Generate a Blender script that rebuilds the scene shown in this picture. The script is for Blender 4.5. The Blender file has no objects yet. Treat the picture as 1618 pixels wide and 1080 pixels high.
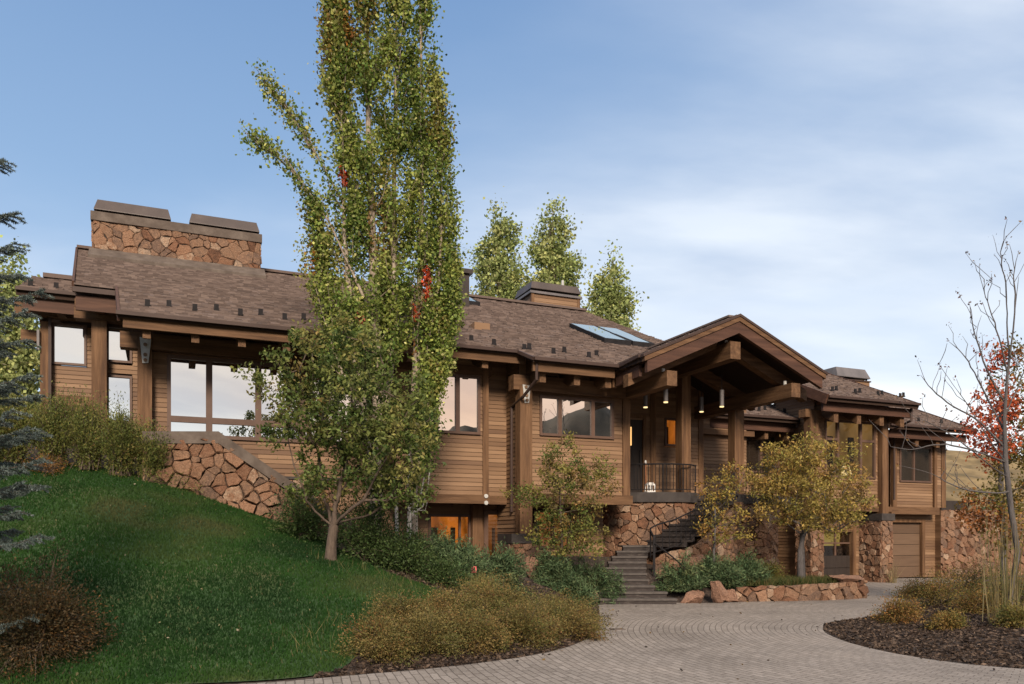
import bpy, math, random
import numpy as np
from mathutils import Vector, Matrix

# ------------------------------------------------------------------ camera, sky, sun, exposure
SC = bpy.context.scene
COL = SC.collection
F, CX, HY, CAMH = 1258.0, 809.0, 848.0, 1.7      # focal length in photo pixels, centre column, horizon row, eye height
cam = bpy.data.cameras.new("camera")
cam.sensor_width = 36.0
cam.lens = 36.0 * F / 1618.0
cam.shift_y = (HY - 540.0) / 1618.0
cam.clip_start, cam.clip_end = 0.1, 5000.0
camo = bpy.data.objects.new("camera", cam)
COL.objects.link(camo)
camo.location = (0, 0, CAMH)
camo.rotation_euler = (math.radians(90), 0, 0)
SC.camera = camo
SC.view_settings.view_transform = 'Standard'
SC.view_settings.look = 'None'
SC.view_settings.exposure = 0.95
SC.view_settings.gamma = 1.0

SUN_EL, SUN_AZ = math.radians(29.0), math.radians(174.0)     # azimuth clockwise from +Y: behind the camera
sun = bpy.data.lights.new("sun", 'SUN')
sun.energy, sun.angle, sun.color = 2.9, math.radians(15.0), (1.0, 0.83, 0.66)
suno = bpy.data.objects.new("sun", sun)
COL.objects.link(suno)
sd = Vector((math.sin(SUN_AZ) * math.cos(SUN_EL), math.cos(SUN_AZ) * math.cos(SUN_EL), math.sin(SUN_EL)))
suno.rotation_euler = sd.to_track_quat('Z', 'Y').to_euler()
suno.location = sd * 200

world = bpy.data.worlds.new("World")
SC.world = world
world.use_nodes = True
nt = world.node_tree
for n in list(nt.nodes): nt.nodes.remove(n)
def N(t, typ, **kw):
    n = t.nodes.new(typ)
    for k, v in kw.items(): setattr(n, k, v)
    return n
def ramp(t, stops, interp='LINEAR'):
    r = N(t, 'ShaderNodeValToRGB')
    cr = r.color_ramp
    cr.interpolation = interp
    while len(cr.elements) < len(stops): cr.elements.new(0.5)
    for e, (p, c) in zip(cr.elements, stops):
        e.position = p
        e.color = (c[0], c[1], c[2], 1) if not isinstance(c, (int, float)) else (c, c, c, 1)
    return r
def mathn(t, op, a, b=None, clamp=False):
    m = N(t, 'ShaderNodeMath', operation=op, use_clamp=clamp)
    for i, x in enumerate((a, b)):
        if x is None: continue
        if isinstance(x, (int, float)): m.inputs[i].default_value = x
        else: t.links.new(x, m.inputs[i])
    return m.outputs[0]
def mixc(t, fac, a, b, blend='MIX'):
    m = N(t, 'ShaderNodeMix', data_type='RGBA', blend_type=blend)
    for s, x in ((m.inputs[0], fac), (m.inputs[6], a), (m.inputs[7], b)):
        if isinstance(x, (int, float)): s.default_value = x
        elif isinstance(x, tuple): s.default_value = (x[0], x[1], x[2], 1)
        else: t.links.new(x, s)
    return m.outputs[2]
def world_nodes():
    sky = N(nt, 'ShaderNodeTexSky', sky_type='NISHITA')
    sky.sun_disc = False
    sky.sun_elevation, sky.sun_rotation = SUN_EL, SUN_AZ
    sky.altitude, sky.air_density, sky.dust_density, sky.ozone_density = 2000, 1.0, 1.2, 2.0
    tc = N(nt, 'ShaderNodeTexCoord')
    sep = N(nt, 'ShaderNodeSeparateXYZ')
    nt.links.new(tc.outputs['Generated'], sep.inputs[0])
    x, y, z = sep.outputs
    zc = mathn(nt, 'MAXIMUM', z, 0.0)
    # flat cloud sheet: project the direction on a plane overhead
    d = mathn(nt, 'ADD', zc, 0.22)
    comb = N(nt, 'ShaderNodeCombineXYZ')
    nt.links.new(mathn(nt, 'DIVIDE', x, d), comb.inputs[0])
    nt.links.new(mathn(nt, 'DIVIDE', y, d), comb.inputs[1])
    mp = N(nt, 'ShaderNodeMapping')
    mp.inputs['Location'].default_value = (3.1, 1.7, 0.0)
    mp.inputs['Rotation'].default_value = (0, 0, math.radians(-28))
    mp.inputs['Scale'].default_value = (0.55, 1.15, 1)
    nt.links.new(comb.outputs[0], mp.inputs[0])
    no = N(nt, 'ShaderNodeTexNoise')
    no.inputs['Scale'].default_value = 1.15
    no.inputs['Detail'].default_value = 9
    no.inputs['Roughness'].default_value = 0.48
    no.inputs['Distortion'].default_value = 0.35
    nt.links.new(mp.outputs[0], no.inputs['Vector'])
    # more cloud towards the horizon and to the right of the view
    low = mathn(nt, 'MULTIPLY', mathn(nt, 'SUBTRACT', 0.5, zc), 0.62)
    east = mathn(nt, 'MULTIPLY', x, 0.24)
    s = mathn(nt, 'ADD', mathn(nt, 'ADD', mathn(nt, 'MULTIPLY_ADD', no.outputs[0], 0.8), low), east)
    s.node.inputs[0].links[0].from_node.inputs[0].links[0].from_node.inputs[2].default_value = 0.1
    cl = ramp(nt, [(0.38, 0.0), (0.96, 1.0)], 'EASE')
    nt.links.new(s, cl.inputs[0])
    n2 = N(nt, 'ShaderNodeTexNoise')
    n2.inputs['Scale'].default_value = 2.6
    n2.inputs['Detail'].default_value = 6
    nt.links.new(mp.outputs[0], n2.inputs['Vector'])
    shade = ramp(nt, [(0.36, (4.7, 5.6, 7.2)), (0.62, (9.0, 9.4, 9.9))])
    nt.links.new(n2.outputs[0], shade.inputs[0])
    # sunset side (behind the camera) is warm
    back = ramp(nt, [(0.12, 0.0), (0.55, 1.0)], 'EASE')
    nt.links.new(mathn(nt, 'MULTIPLY', y, -1.0), back.inputs[0])
    warm = ramp(nt, [(0.0, (10.8, 7.2, 4.6)), (0.16, (10.8, 7.7, 5.7)), (0.30, (9.0, 7.7, 7.0)), (0.48, (6.6, 7.2, 8.0))])
    nt.links.new(zc, warm.inputs[0])
    hzn = ramp(nt, [(0.10, 1.0), (0.42, 0.0)], 'EASE')
    nt.links.new(zc, hzn.inputs[0])
    pale = mixc(nt, mathn(nt, 'MULTIPLY', hzn.outputs[0], 0.8), shade.outputs[0], (10.6, 10.7, 10.6))
    peach = ramp(nt, [(0.38, 0.0), (0.66, 1.0)], 'EASE')
    nt.links.new(x, peach.inputs[0])
    palew = ramp(nt, [(0.12, (8.6, 9.3, 9.8)), (0.20, (9.6, 9.0, 8.4)), (0.26, (8.0, 8.0, 8.4)), (0.42, (6.6, 7.2, 8.0))])
    nt.links.new(zc, palew.inputs[0])
    grey = ramp(nt, [(0.36, (0.84, 0.84, 0.88)), (0.58, (1.10, 1.08, 1.05))])
    nt.links.new(n2.outputs[0], grey.inputs[0])
    ccol = mixc(nt, back.outputs[0], pale, mixc(nt, 1.0, mixc(nt, peach.outputs[0], palew.outputs[0], warm.outputs[0]), grey.outputs[0], 'MULTIPLY'))
    grad = ramp(nt, [(0.08, (6.4, 7.9, 9.3)), (0.32, (3.3, 5.0, 7.4)), (0.58, (1.95, 3.4, 6.0))])
    nt.links.new(zc, grad.inputs[0])
    blue = mixc(nt, 0.8, sky.outputs[0], grad.outputs[0])
    out = mixc(nt, cl.outputs[0], blue, ccol)
    wz_ = mathn(nt, 'ADD', z, mathn(nt, 'MULTIPLY', mathn(nt, 'SUBTRACT', n2.outputs[0], 0.5), 0.09))
    band = ramp(nt, [(0.246, 0.0), (0.268, 1.0), (0.292, 0.0)], 'EASE')
    nt.links.new(wz_, band.inputs[0])
    bx_ = ramp(nt, [(0.06, 0.0), (0.22, 1.0), (0.44, 0.8), (0.52, 0.0)], 'EASE')
    nt.links.new(x, bx_.inputs[0])
    fr_ = ramp(nt, [(0.0, 0.0), (0.3, 1.0)])
    nt.links.new(y, fr_.inputs[0])
    bf = mathn(nt, 'MULTIPLY', mathn(nt, 'MULTIPLY', band.outputs[0], bx_.outputs[0]), mathn(nt, 'MULTIPLY', fr_.outputs[0], 0.5))
    out = mixc(nt, bf, out, (6.2, 7.2, 8.7))
    # unseen pale cloud sheet added above the frame to give neutral ambient light
    high = ramp(nt, [(0.60, 0.0), (0.80, 0.85)], 'EASE')
    nt.links.new(z, high.inputs[0])
    out = mixc(nt, high.outputs[0], out, (9.6, 8.9, 8.3))
    bg = N(nt, 'ShaderNodeBackground')
    bg.inputs[1].default_value = 0.06
    nt.links.new(out, bg.inputs[0])
    o = N(nt, 'ShaderNodeOutputWorld')
    nt.links.new(bg.outputs[0], o.inputs[0])
world_nodes()

# ------------------------------------------------------------------ helpers
RNG = np.random.default_rng(7)
random.seed(7)
TH = math.atan2(1258.0, 2991.0)                    # the house front runs away to the right by this angle
CU, SU = math.cos(TH), math.sin(TH)
def H(u, v, z=0.0):                                # house frame -> world
    return (CU * u - SU * v, SU * u + CU * v, z)
def UV(X, Y): return (CU * X + SU * Y, -SU * X + CU * Y)
def hu(px, v):                                     # where the sight line of a photo column meets the plane v
    t = (px - CX) / F
    return v * (CU * t + SU) / (CU - SU * t)
def hz(px, py, v):
    t = (px - CX) / F
    return CAMH + (HY - py) / F * v / (CU - SU * t)
def at(px, py, Y): return ((px - CX) / F * Y, Y, CAMH + (HY - py) / F * Y)
def gx(px, Y): return (px - CX) / F * Y

def tag(o, label=None, cat=None, group=None, kind=None):
    if label: o['label'] = label
    if cat: o['category'] = cat
    if group: o['group'] = group
    if kind: o['kind'] = kind
    return o
def empty(name, loc, rz=0.0, label=None, cat=None, group=None):
    o = bpy.data.objects.new(name, None)
    o.empty_display_size = 0.3
    COL.objects.link(o)
    o.location = loc
    o.rotation_euler = (0, 0, rz)
    return tag(o, label, cat, group)
def link(name, me, mats, parent=None, loc=None):
    if not isinstance(mats, (list, tuple)): mats = [mats]
    for m in mats: me.materials.append(m)
    o = bpy.data.objects.new(name, me)
    COL.objects.link(o)
    if parent is not None: o.parent = parent
    if loc is not None: o.location = loc
    return o
class MB:
    def __init__(s): s.v, s.f, s.m = [], [], []
    def add(s, vs, fs, mi=0):
        k = len(s.v)
        s.v += [tuple(p) for p in vs]
        s.f += [tuple(i + k for i in f) for f in fs]
        s.m += [mi] * len(fs)
        return s
    def box(s, a0, a1, b0, b1, c0, c1, mi=0, bev=0.0):
        vs = [(a, b, c) for c in (c0, c1) for b in (b0, b1) for a in (a0, a1)]
        return s.add(vs, [(0, 2, 3, 1), (4, 5, 7, 6), (0, 1, 5, 4), (2, 6, 7, 3), (0, 4, 6, 2), (1, 3, 7, 5)], mi)
    def bar(s, p, q, w, h, mi=0, up=(0, 0, 1)):    # rectangular bar from p to q
        p, q = Vector(p), Vector(q)
        d = (q - p).normalized()
        side = d.cross(Vector(up))
        if side.length < 1e-4: side = Vector((1, 0, 0))
        side.normalize()
        u = side.cross(d)
        vs = []
        for c in (p, q):
            for a, b in ((-1, -1), (1, -1), (1, 1), (-1, 1)):
                vs.append(c + side * (a * w / 2) + u * (b * h / 2))
        return s.add(vs, [(3, 2, 1, 0), (4, 5, 6, 7), (0, 1, 5, 4), (1, 2, 6, 5), (2, 3, 7, 6), (3, 0, 4, 7)], mi)
    def prism(s, poly, d, mi=0):                   # poly: 3-D points of one cap, d: extrusion vector
        n = len(poly)
        d = Vector(d)
        vs = [Vector(p) for p in poly] + [Vector(p) + d for p in poly]
        fs = [tuple(range(n - 1, -1, -1)), tuple(range(n, 2 * n))]
        fs += [(i, (i + 1) % n, n + (i + 1) % n, n + i) for i in range(n)]
        return s.add(vs, fs, mi)
    def tube(s, pts, rad, n=6, mi=0, cap=True):
        pts = [Vector(p) for p in pts]
        if isinstance(rad, (int, float)): rad = [rad] * len(pts)
        vs, fs = [], []
        ref = Vector((0.31, 0.17, 0.93))
        for i, p in enumerate(pts):
            d = (pts[min(i + 1, len(pts) - 1)] - pts[max(i - 1, 0)]).normalized()
            a = d.cross(ref)
            if a.length < 0.05: a = d.cross(Vector((1, 0, 0)))
            a.normalize()
            b = d.cross(a)
            for k in range(n):
                an = 2 * math.pi * k / n
                vs.append(p + (a * math.cos(an) + b * math.sin(an)) * rad[i])
        for i in range(len(pts) - 1):
            for k in range(n):
                k2 = (k + 1) % n
                fs.append((i * n + k, i * n + k2, (i + 1) * n + k2, (i + 1) * n + k))
        if cap:
            fs.append(tuple(range(n - 1, -1, -1)))
            fs.append(tuple((len(pts) - 1) * n + k for k in range(n)))
        return s.add(vs, fs, mi)
    def build(s, name, mats, parent=None, loc=None, smooth=False):
        me = bpy.data.meshes.new(name)
        me.from_pydata(s.v, [], s.f)
        o = link(name, me, mats, parent, loc)
        if any(s.m): me.polygons.foreach_set('material_index', s.m)
        if smooth: me.polygons.foreach_set('use_smooth', [True] * len(s.f))
        me.update()
        return o
def np_mesh(name, verts, quads, mats, parent=None, loc=None, col=None, mi=None, smooth=False):
    verts = np.asarray(verts, np.float32)
    quads = np.asarray(quads, np.int32)
    me = bpy.data.meshes.new(name)
    me.vertices.add(len(verts))
    me.vertices.foreach_set('co', verts.ravel())
    nf, k = quads.shape
    me.loops.add(nf * k)
    me.loops.foreach_set('vertex_index', quads.ravel())
    me.polygons.add(nf)
    me.polygons.foreach_set('loop_start', np.arange(nf, dtype=np.int32) * k)
    try: me.polygons.foreach_set('loop_total', np.full(nf, k, np.int32))
    except Exception: pass
    if mi is not None: me.polygons.foreach_set('material_index', np.asarray(mi, np.int32))
    if smooth: me.polygons.foreach_set('use_smooth', np.ones(nf, bool))
    me.update(calc_edges=True)
    if col is not None:
        a = me.attributes.new('tint', 'FLOAT_COLOR', 'POINT')
        c = np.ones((len(verts), 4), np.float32)
        c[:, :3] = col
        a.data.foreach_set('color', c.ravel())
    return link(name, me, mats, parent, loc)

# ------------------------------------------------------------------ materials
def new_mat(name):
    m = bpy.data.materials.new(name)
    m.use_nodes = True
    t = m.node_tree
    b = t.nodes['Principled BSDF']
    return m, t, b
def noise(t, scale, detail=4, rough=0.55, vec=None, sc=None):
    n = N(t, 'ShaderNodeTexNoise')
    n.inputs['Scale'].default_value = scale
    n.inputs['Detail'].default_value = detail
    n.inputs['Roughness'].default_value = rough
    if vec is None: vec = N(t, 'ShaderNodeTexCoord').outputs['Object']
    if sc is not None:
        mp = N(t, 'ShaderNodeMapping')
        mp.inputs['Scale'].default_value = sc
        t.links.new(vec, mp.inputs[0])
        vec = mp.outputs[0]
    t.links.new(vec, n.inputs['Vector'])
    return n.outputs[0]
def bump(t, b, h, strength=0.5, dist=0.02):
    n = N(t, 'ShaderNodeBump')
    n.inputs['Strength'].default_value = strength
    n.inputs['Distance'].default_value = dist
    t.links.new(h, n.inputs['Height'])
    t.links.new(n.outputs[0], b.inputs['Normal'])
def island(t): return N(t, 'ShaderNodeNewGeometry').outputs['Random Per Island']
def mix_mat(name, stops, rough=0.8, isl=0.5, scale=3.0, sc=None, bmp=0.0, bscale=30.0, bdist=0.01, spec=0.3, detail=5):
    """colour ramp driven by per-piece randomness and noise"""
    m, t, b = new_mat(name)
    nz = noise(t, scale, detail, 0.6, sc=sc)
    nz = mathn(t, 'MULTIPLY_ADD', nz, 1.9)
    nz.node.inputs[2].default_value = -0.45
    f = mathn(t, 'ADD', mathn(t, 'MULTIPLY', island(t), isl), mathn(t, 'MULTIPLY', nz, 1 - isl), True)
    r = ramp(t, stops)
    t.links.new(f, r.inputs[0])
    t.links.new(r.outputs[0], b.inputs['Base Color'])
    b.inputs['Roughness'].default_value = rough
    b.inputs['Specular IOR Level'].default_value = spec
    if bmp > 0: bump(t, b, noise(t, bscale, 5, 0.65, sc=sc), bmp, bdist)
    return m
M = {}
M['siding'] = mix_mat('stained_cedar_siding', [(0.0, (0.085, 0.045, 0.027)), (0.45, (0.172, 0.100, 0.054)), (1.0, (0.282, 0.176, 0.102))], 0.65, 0.55, 1.1, (0.35, 0.35, 2.5), 0.35, 18)
def wood(axis, k=1.12):
    sc = [9.0, 9.0, 9.0]
    sc['uvz'.index(axis)] = 0.7
    return mix_mat('rough_timber_' + axis, [(0.0, (0.030 * k, 0.014 * k, 0.008 * k)), (0.45, (0.088 * k, 0.046 * k, 0.022 * k)), (0.8, (0.142 * k, 0.078 * k, 0.039 * k)), (1.0, (0.195 * k, 0.112 * k, 0.066 * k))], 0.75, 0.12, 1.0, tuple(sc), 0.6, 3.0, 0.02)
M['wu'], M['wv'], M['wz'] = wood('u'), wood('v'), wood('z', 1.28)
M['fascia'] = mix_mat('fascia_board', [(0.0, (0.036, 0.017, 0.011)), (0.6, (0.072, 0.034, 0.021)), (1.0, (0.125, 0.063, 0.039))], 0.7, 0.15, 1.0, (0.7, 6.0, 9.0), 0.4, 3.0)
M['trim'] = mix_mat('window_frame_brown', [(0.0, (0.075, 0.043, 0.030)), (1.0, (0.12, 0.072, 0.052))], 0.5, 0.3, 4.0)
M['shingle'] = mix_mat('brown_roof_shingle', [(0.0, (0.062, 0.045, 0.038)), (0.4, (0.098, 0.071, 0.060)), (0.75, (0.128, 0.095, 0.081)), (1.0, (0.175, 0.132, 0.112))], 0.9, 0.82, 14.0, None, 0.5, 40)
M['gutter'] = mix_mat('brown_gutter_metal', [(0.0, (0.038, 0.024, 0.020)), (1.0, (0.068, 0.044, 0.036))], 0.55, 0.2, 2.0, spec=0.2)
M['soffit'] = mix_mat('dark_soffit_plank', [(0.0, (0.014, 0.008, 0.005)), (1.0, (0.040, 0.021, 0.013))], 0.85, 0.5, 2.0, (0.6, 4.0, 4.0))
M['capmetal'] = mix_mat('weathered_brown_metal', [(0.0, (0.042, 0.031, 0.026)), (0.6, (0.066, 0.049, 0.042)), (1.0, (0.10, 0.078, 0.066))], 0.5, 0.1, 1.2, (1, 1, 0.4), spec=0.5)
M['greymetal'] = mix_mat('grey_metal', [(0.0, (0.075, 0.068, 0.068)), (1.0, (0.15, 0.135, 0.135))], 0.5, 0.1, 2.0, (1, 1, 0.3), spec=0.5)
M['concrete'] = mix_mat('weathered_coping', [(0.0, (0.050, 0.038, 0.031)), (0.5, (0.098, 0.077, 0.063)), (1.0, (0.165, 0.135, 0.112))], 0.9, 0.25, 3.0, None, 0.4, 30)
M['iron'] = mix_mat('black_iron', [(0.0, (0.010, 0.009, 0.010)), (1.0, (0.024, 0.022, 0.023))], 0.7, 0.1, 8.0, spec=0.12)
M['darkslab'] = mix_mat('dark_slab', [(0.0, (0.024, 0.020, 0.019)), (1.0, (0.062, 0.053, 0.048))], 0.75, 0.2, 5.0, None, 0.4, 30)
M['tread'] = mix_mat('highlighted_dark_tread', [(0.0, (0.040, 0.034, 0.031)), (1.0, (0.115, 0.10, 0.09))], 0.8, 0.15, 6.0, (1, 1, 3), 0.4, 30)  # lighter than the risers: highlight on the treads painted into the colour
M['step'] = mix_mat('dark_timber_step', [(0.0, (0.018, 0.014, 0.013)), (0.6, (0.040, 0.032, 0.029)), (1.0, (0.105, 0.09, 0.08))], 0.8, 0.15, 6.0, (1, 1, 3), 0.5, 30)
M['galv'] = mix_mat('galvanised_plate', [(0.0, (0.34, 0.34, 0.32)), (1.0, (0.50, 0.50, 0.48))], 0.5, 0.1, 12.0, spec=0.5)
M['rust'] = mix_mat('rusty_bolt', [(0.0, (0.10, 0.05, 0.03)), (1.0, (0.24, 0.16, 0.10))], 0.7, 0.5, 20.0)
M['mortar'] = mix_mat('dark_mortar', [(0.0, (0.020, 0.014, 0.011)), (1.0, (0.050, 0.036, 0.028))], 0.95, 0.1, 6.0, None, 0.5, 40)
def stone_mat(name, stops):
    m, t, b = new_mat(name)
    r = ramp(t, stops)
    isl = island(t)
    nz = noise(t, 7.0, 6, 0.65)
    f = mathn(t, 'ADD', mathn(t, 'MULTIPLY', isl, 0.86), mathn(t, 'MULTIPLY', mathn(t, 'SUBTRACT', nz, 0.35), 0.45), True)
    t.links.new(f, r.inputs[0])
    fine = noise(t, 32.0, 5, 0.7)
    fr = ramp(t, [(0.3, (0.45, 0.43, 0.42)), (0.68, (1.20, 1.16, 1.12))])
    t.links.new(fine, fr.inputs[0])
    c = mixc(t, 1.0, r.outputs[0], fr.outputs[0], 'MULTIPLY')
    t.links.new(c, b.inputs['Base Color'])
    b.inputs['Roughness'].default_value = 0.9
    b.inputs['Specular IOR Level'].default_value = 0.2
    bump(t, b, noise(t, 12.0, 6, 0.75), 1.0, 0.05)
    return m
M['stone'] = stone_mat('red_tan_fieldstone', [(0.0, (0.085, 0.050, 0.035)), (0.18, (0.215, 0.112, 0.068)), (0.36, (0.255, 0.160, 0.105)), (0.5, (0.145, 0.098, 0.075)), (0.66, (0.300, 0.185, 0.120)), (0.8, (0.255, 0.142, 0.088)), (0.9, (0.390, 0.285, 0.205)), (1.0, (0.20, 0.155, 0.125))])
M['boulder'] = stone_mat('reddish_boulder', [(0.0, (0.16, 0.080, 0.052)), (0.5, (0.245, 0.140, 0.096)), (1.0, (0.32, 0.225, 0.17))])

def glass_mat(name, refl=0.72, tint=(0.014, 0.012, 0.011), wob=0.03):
    m, t, b = new_mat(name)
    t.nodes.remove(b)
    g = N(t, 'ShaderNodeBsdfGlossy')
    g.inputs['Color'].default_value = (0.97, 0.96, 0.94, 1)
    g.inputs['Roughness'].default_value = 0.004
    bp = N(t, 'ShaderNodeBump')
    bp.inputs['Strength'].default_value = wob
    bp.inputs['Distance'].default_value = 0.05
    t.links.new(noise(t, 0.9, 2), bp.inputs['Height'])
    t.links.new(bp.outputs[0], g.inputs['Normal'])
    d = N(t, 'ShaderNodeBsdfDiffuse')
    d.inputs['Color'].default_value = (*tint, 1)
    mx = N(t, 'ShaderNodeMixShader')
    mx.inputs[0].default_value = refl
    t.links.new(d.outputs[0], mx.inputs[1])
    t.links.new(g.outputs[0], mx.inputs[2])
    t.links.new(mx.outputs[0], t.nodes['Material Output'].inputs[0])
    return m
def clear_glass(name, refl=0.22):
    m, t, b = new_mat(name)
    t.nodes.remove(b)
    g = N(t, 'ShaderNodeBsdfGlossy')
    g.inputs['Roughness'].default_value = 0.004
    tr = N(t, 'ShaderNodeBsdfTransparent')
    tr.inputs['Color'].default_value = (0.86, 0.85, 0.82, 1)
    mx = N(t, 'ShaderNodeMixShader')
    mx.inputs[0].default_value = refl
    t.links.new(tr.outputs[0], mx.inputs[1])
    t.links.new(g.outputs[0], mx.inputs[2])
    t.links.new(mx.outputs[0], t.nodes['Material Output'].inputs[0])
    return m
def emit_mat(name, color, strength, scale=1.2, lo=0.25, sc=None):
    m, t, b = new_mat(name)
    t.nodes.remove(b)
    e = N(t, 'ShaderNodeEmission')
    e.inputs['Color'].default_value = (*color, 1)
    r = ramp(t, [(0.35, lo), (0.65, 1.0)])
    t.links.new(noise(t, scale, 3, sc=sc), r.inputs[0])
    t.links.new(mathn(t, 'MULTIPLY', r.outputs[0], strength), e.inputs['Strength'])
    t.links.new(e.outputs[0], t.nodes['Material Output'].inputs[0])
    return m
M['glass'] = glass_mat('mirroring_window_glass')
M['glassdim'] = glass_mat('dim_window_glass', 0.34, (0.030, 0.022, 0.016))
M['goldroom'] = emit_mat('gold_brown_room', (0.85, 0.46, 0.14), 0.20, 0.8, 0.25, (1.5, 1, 0.6))
M['clear'] = clear_glass('clear_window_glass')
M['clear2'] = clear_glass('reflecting_clear_glass', 0.34)
M['amber'] = emit_mat('amber_lit_room', (1.0, 0.27, 0.030), 0.36, 1.6, 0.30, (1.5, 1, 0.6))
M['skyglass'] = glass_mat('skylight_glass_painted_reflection', 0.55, (0.26, 0.34, 0.36))  # pale diffuse tint stands in for the reflection of bright sky
M['amberdim'] = emit_mat('dim_amber_room', (1.0, 0.32, 0.06), 0.20, 0.9, 0.35, (1.5, 1, 0.5))
M['yellowlit'] = emit_mat('yellow_lit_garage', (0.86, 0.62, 0.16), 0.33, 0.6, 0.5)
M['lampglow'] = emit_mat('lamp_glow', (1.0, 0.72, 0.34), 0.9, 1.0, 0.9)
M['sconce'] = emit_mat('sconce_glow', (1.0, 0.56, 0.20), 0.75, 3.0, 0.8)
M['doordark'] = mix_mat('dark_front_door', [(0.0, (0.022, 0.017, 0.015)), (1.0, (0.045, 0.035, 0.030))], 0.5, 0.2, 3.0, (3, 3, 0.5))
M['garage'] = mix_mat('brown_garage_panel', [(0.0, (0.070, 0.042, 0.026)), (1.0, (0.150, 0.095, 0.060))], 0.6, 0.55, 2.0, (0.4, 1, 3))

def leaf_mat(name, rough=0.6, trans=0.35, vary=0.36):
    m, t, b = new_mat(name)
    t.nodes.remove(b)
    a = N(t, 'ShaderNodeAttribute', attribute_name='tint')
    hs = N(t, 'ShaderNodeHueSaturation')
    r = ramp(t, [(0.0, 1 - vary), (1.0, 1 + vary)])
    t.links.new(island(t), r.inputs[0])
    t.links.new(r.outputs[0], hs.inputs['Value'])
    t.links.new(a.outputs['Color'], hs.inputs['Color'])
    d = N(t, 'ShaderNodeBsdfPrincipled')
    d.inputs['Roughness'].default_value = rough
    d.inputs['Specular IOR Level'].default_value = 0.25
    t.links.new(hs.outputs[0], d.inputs['Base Color'])
    tr = N(t, 'ShaderNodeBsdfTranslucent')
    t.links.new(hs.outputs[0], tr.inputs['Color'])
    mx = N(t, 'ShaderNodeMixShader')
    mx.inputs[0].default_value = trans
    t.links.new(d.outputs[0], mx.inputs[1])
    t.links.new(tr.outputs[0], mx.inputs[2])
    t.links.new(mx.outputs[0], t.nodes['Material Output'].inputs[0])
    return m
M['leaf'] = leaf_mat('leaf')
M['needle'] = leaf_mat('needle', 0.7, 0.12)
M['blade'] = leaf_mat('grass_blade', 0.8, 0.45, 0.2)
M['bark'] = mix_mat('brown_bark', [(0.0, (0.050, 0.036, 0.028)), (1.0, (0.145, 0.108, 0.082))], 0.9, 0.1, 6.0, (4, 4, 0.8), 0.8, 12, 0.03)
M['greybark'] = mix_mat('grey_bark', [(0.0, (0.050, 0.045, 0.044)), (1.0, (0.135, 0.122, 0.118))], 0.9, 0.1, 6.0, (4, 4, 0.8), 0.8, 12, 0.03)
M['palebark'] = mix_mat('pale_poplar_bark', [(0.0, (0.15, 0.115, 0.085)), (0.6, (0.30, 0.245, 0.19)), (1.0, (0.46, 0.42, 0.36))], 0.85, 0.1, 5.0, (3, 3, 0.8), 0.5, 12, 0.02)
# ------------------------------------------------------------------ ground
DRIVE = np.array([(-30, 3.5), (-14, 6.2), (-7.5, 8.2), (-4.6, 8.85), (-2.85, 9.22), (-1.97, 9.75), (-0.9, 10.3), (0.37, 11.4), (1.05, 12.6), (1.42, 13.9), (1.66, 15.2), (1.88, 17.0), (2.05, 18.8),
                  (2.15, 19.75), (2.2, 20.6), (4.3, 20.6), (4.6, 20.25), (6.2, 20.85), (7.9, 21.1), (9.3, 21.7), (9.9, 22.3), (9.6, 24.0), (8.4, 27.0), (9.4, 29.9), (14.0, 31.9), (17.5, 33.2), (18.5, 31.0), (14.2, 28.0),
                  (12.2, 25.0), (10.4, 21.0), (9.0, 18.4), (7.7, 17.0), (6.84, 16.3), (6.1, 15.6), (5.86, 15.0), (5.58, 14.3), (5.42, 13.4), (5.4, 12.5), (5.52, 11.7), (5.88, 10.75), (6.6, 10.15), (8, 9.7), (12, 9.1), (20, 8.6), (40, 8), (60, -20), (-40, -20)], float)
def smooth_poly(p, it=2):
    for _ in range(it):
        q = np.roll(p, -1, 0)
        p = np.stack([0.75 * p + 0.25 * q, 0.25 * p + 0.75 * q], 1).reshape(-1, 2)
    return p
DRIVE_S = smooth_poly(DRIVE, 1)
def poly_sd(P, poly):                                # signed distance, negative inside
    P = np.atleast_2d(P)
    a, b = poly, np.roll(poly, -1, 0)
    best = np.full(len(P), 1e9)
    ins = np.zeros(len(P), bool)
    for (x0, y0), (x1, y1) in zip(a, b):
        dx, dy = x1 - x0, y1 - y0
        L = dx * dx + dy * dy
        if L < 1e-12: continue
        t = np.clip(((P[:, 0] - x0) * dx + (P[:, 1] - y0) * dy) / L, 0, 1)
        best = np.minimum(best, np.hypot(P[:, 0] - x0 - t * dx, P[:, 1] - y0 - t * dy))
        c = (y0 > P[:, 1]) != (y1 > P[:, 1])
        with np.errstate(divide='ignore', invalid='ignore'):
            xi = x0 + (P[:, 1] - y0) * dx / (dy if dy else 1e-9)
        ins ^= c & (P[:, 0] < xi)
    return np.where(ins, -best, best)
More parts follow.
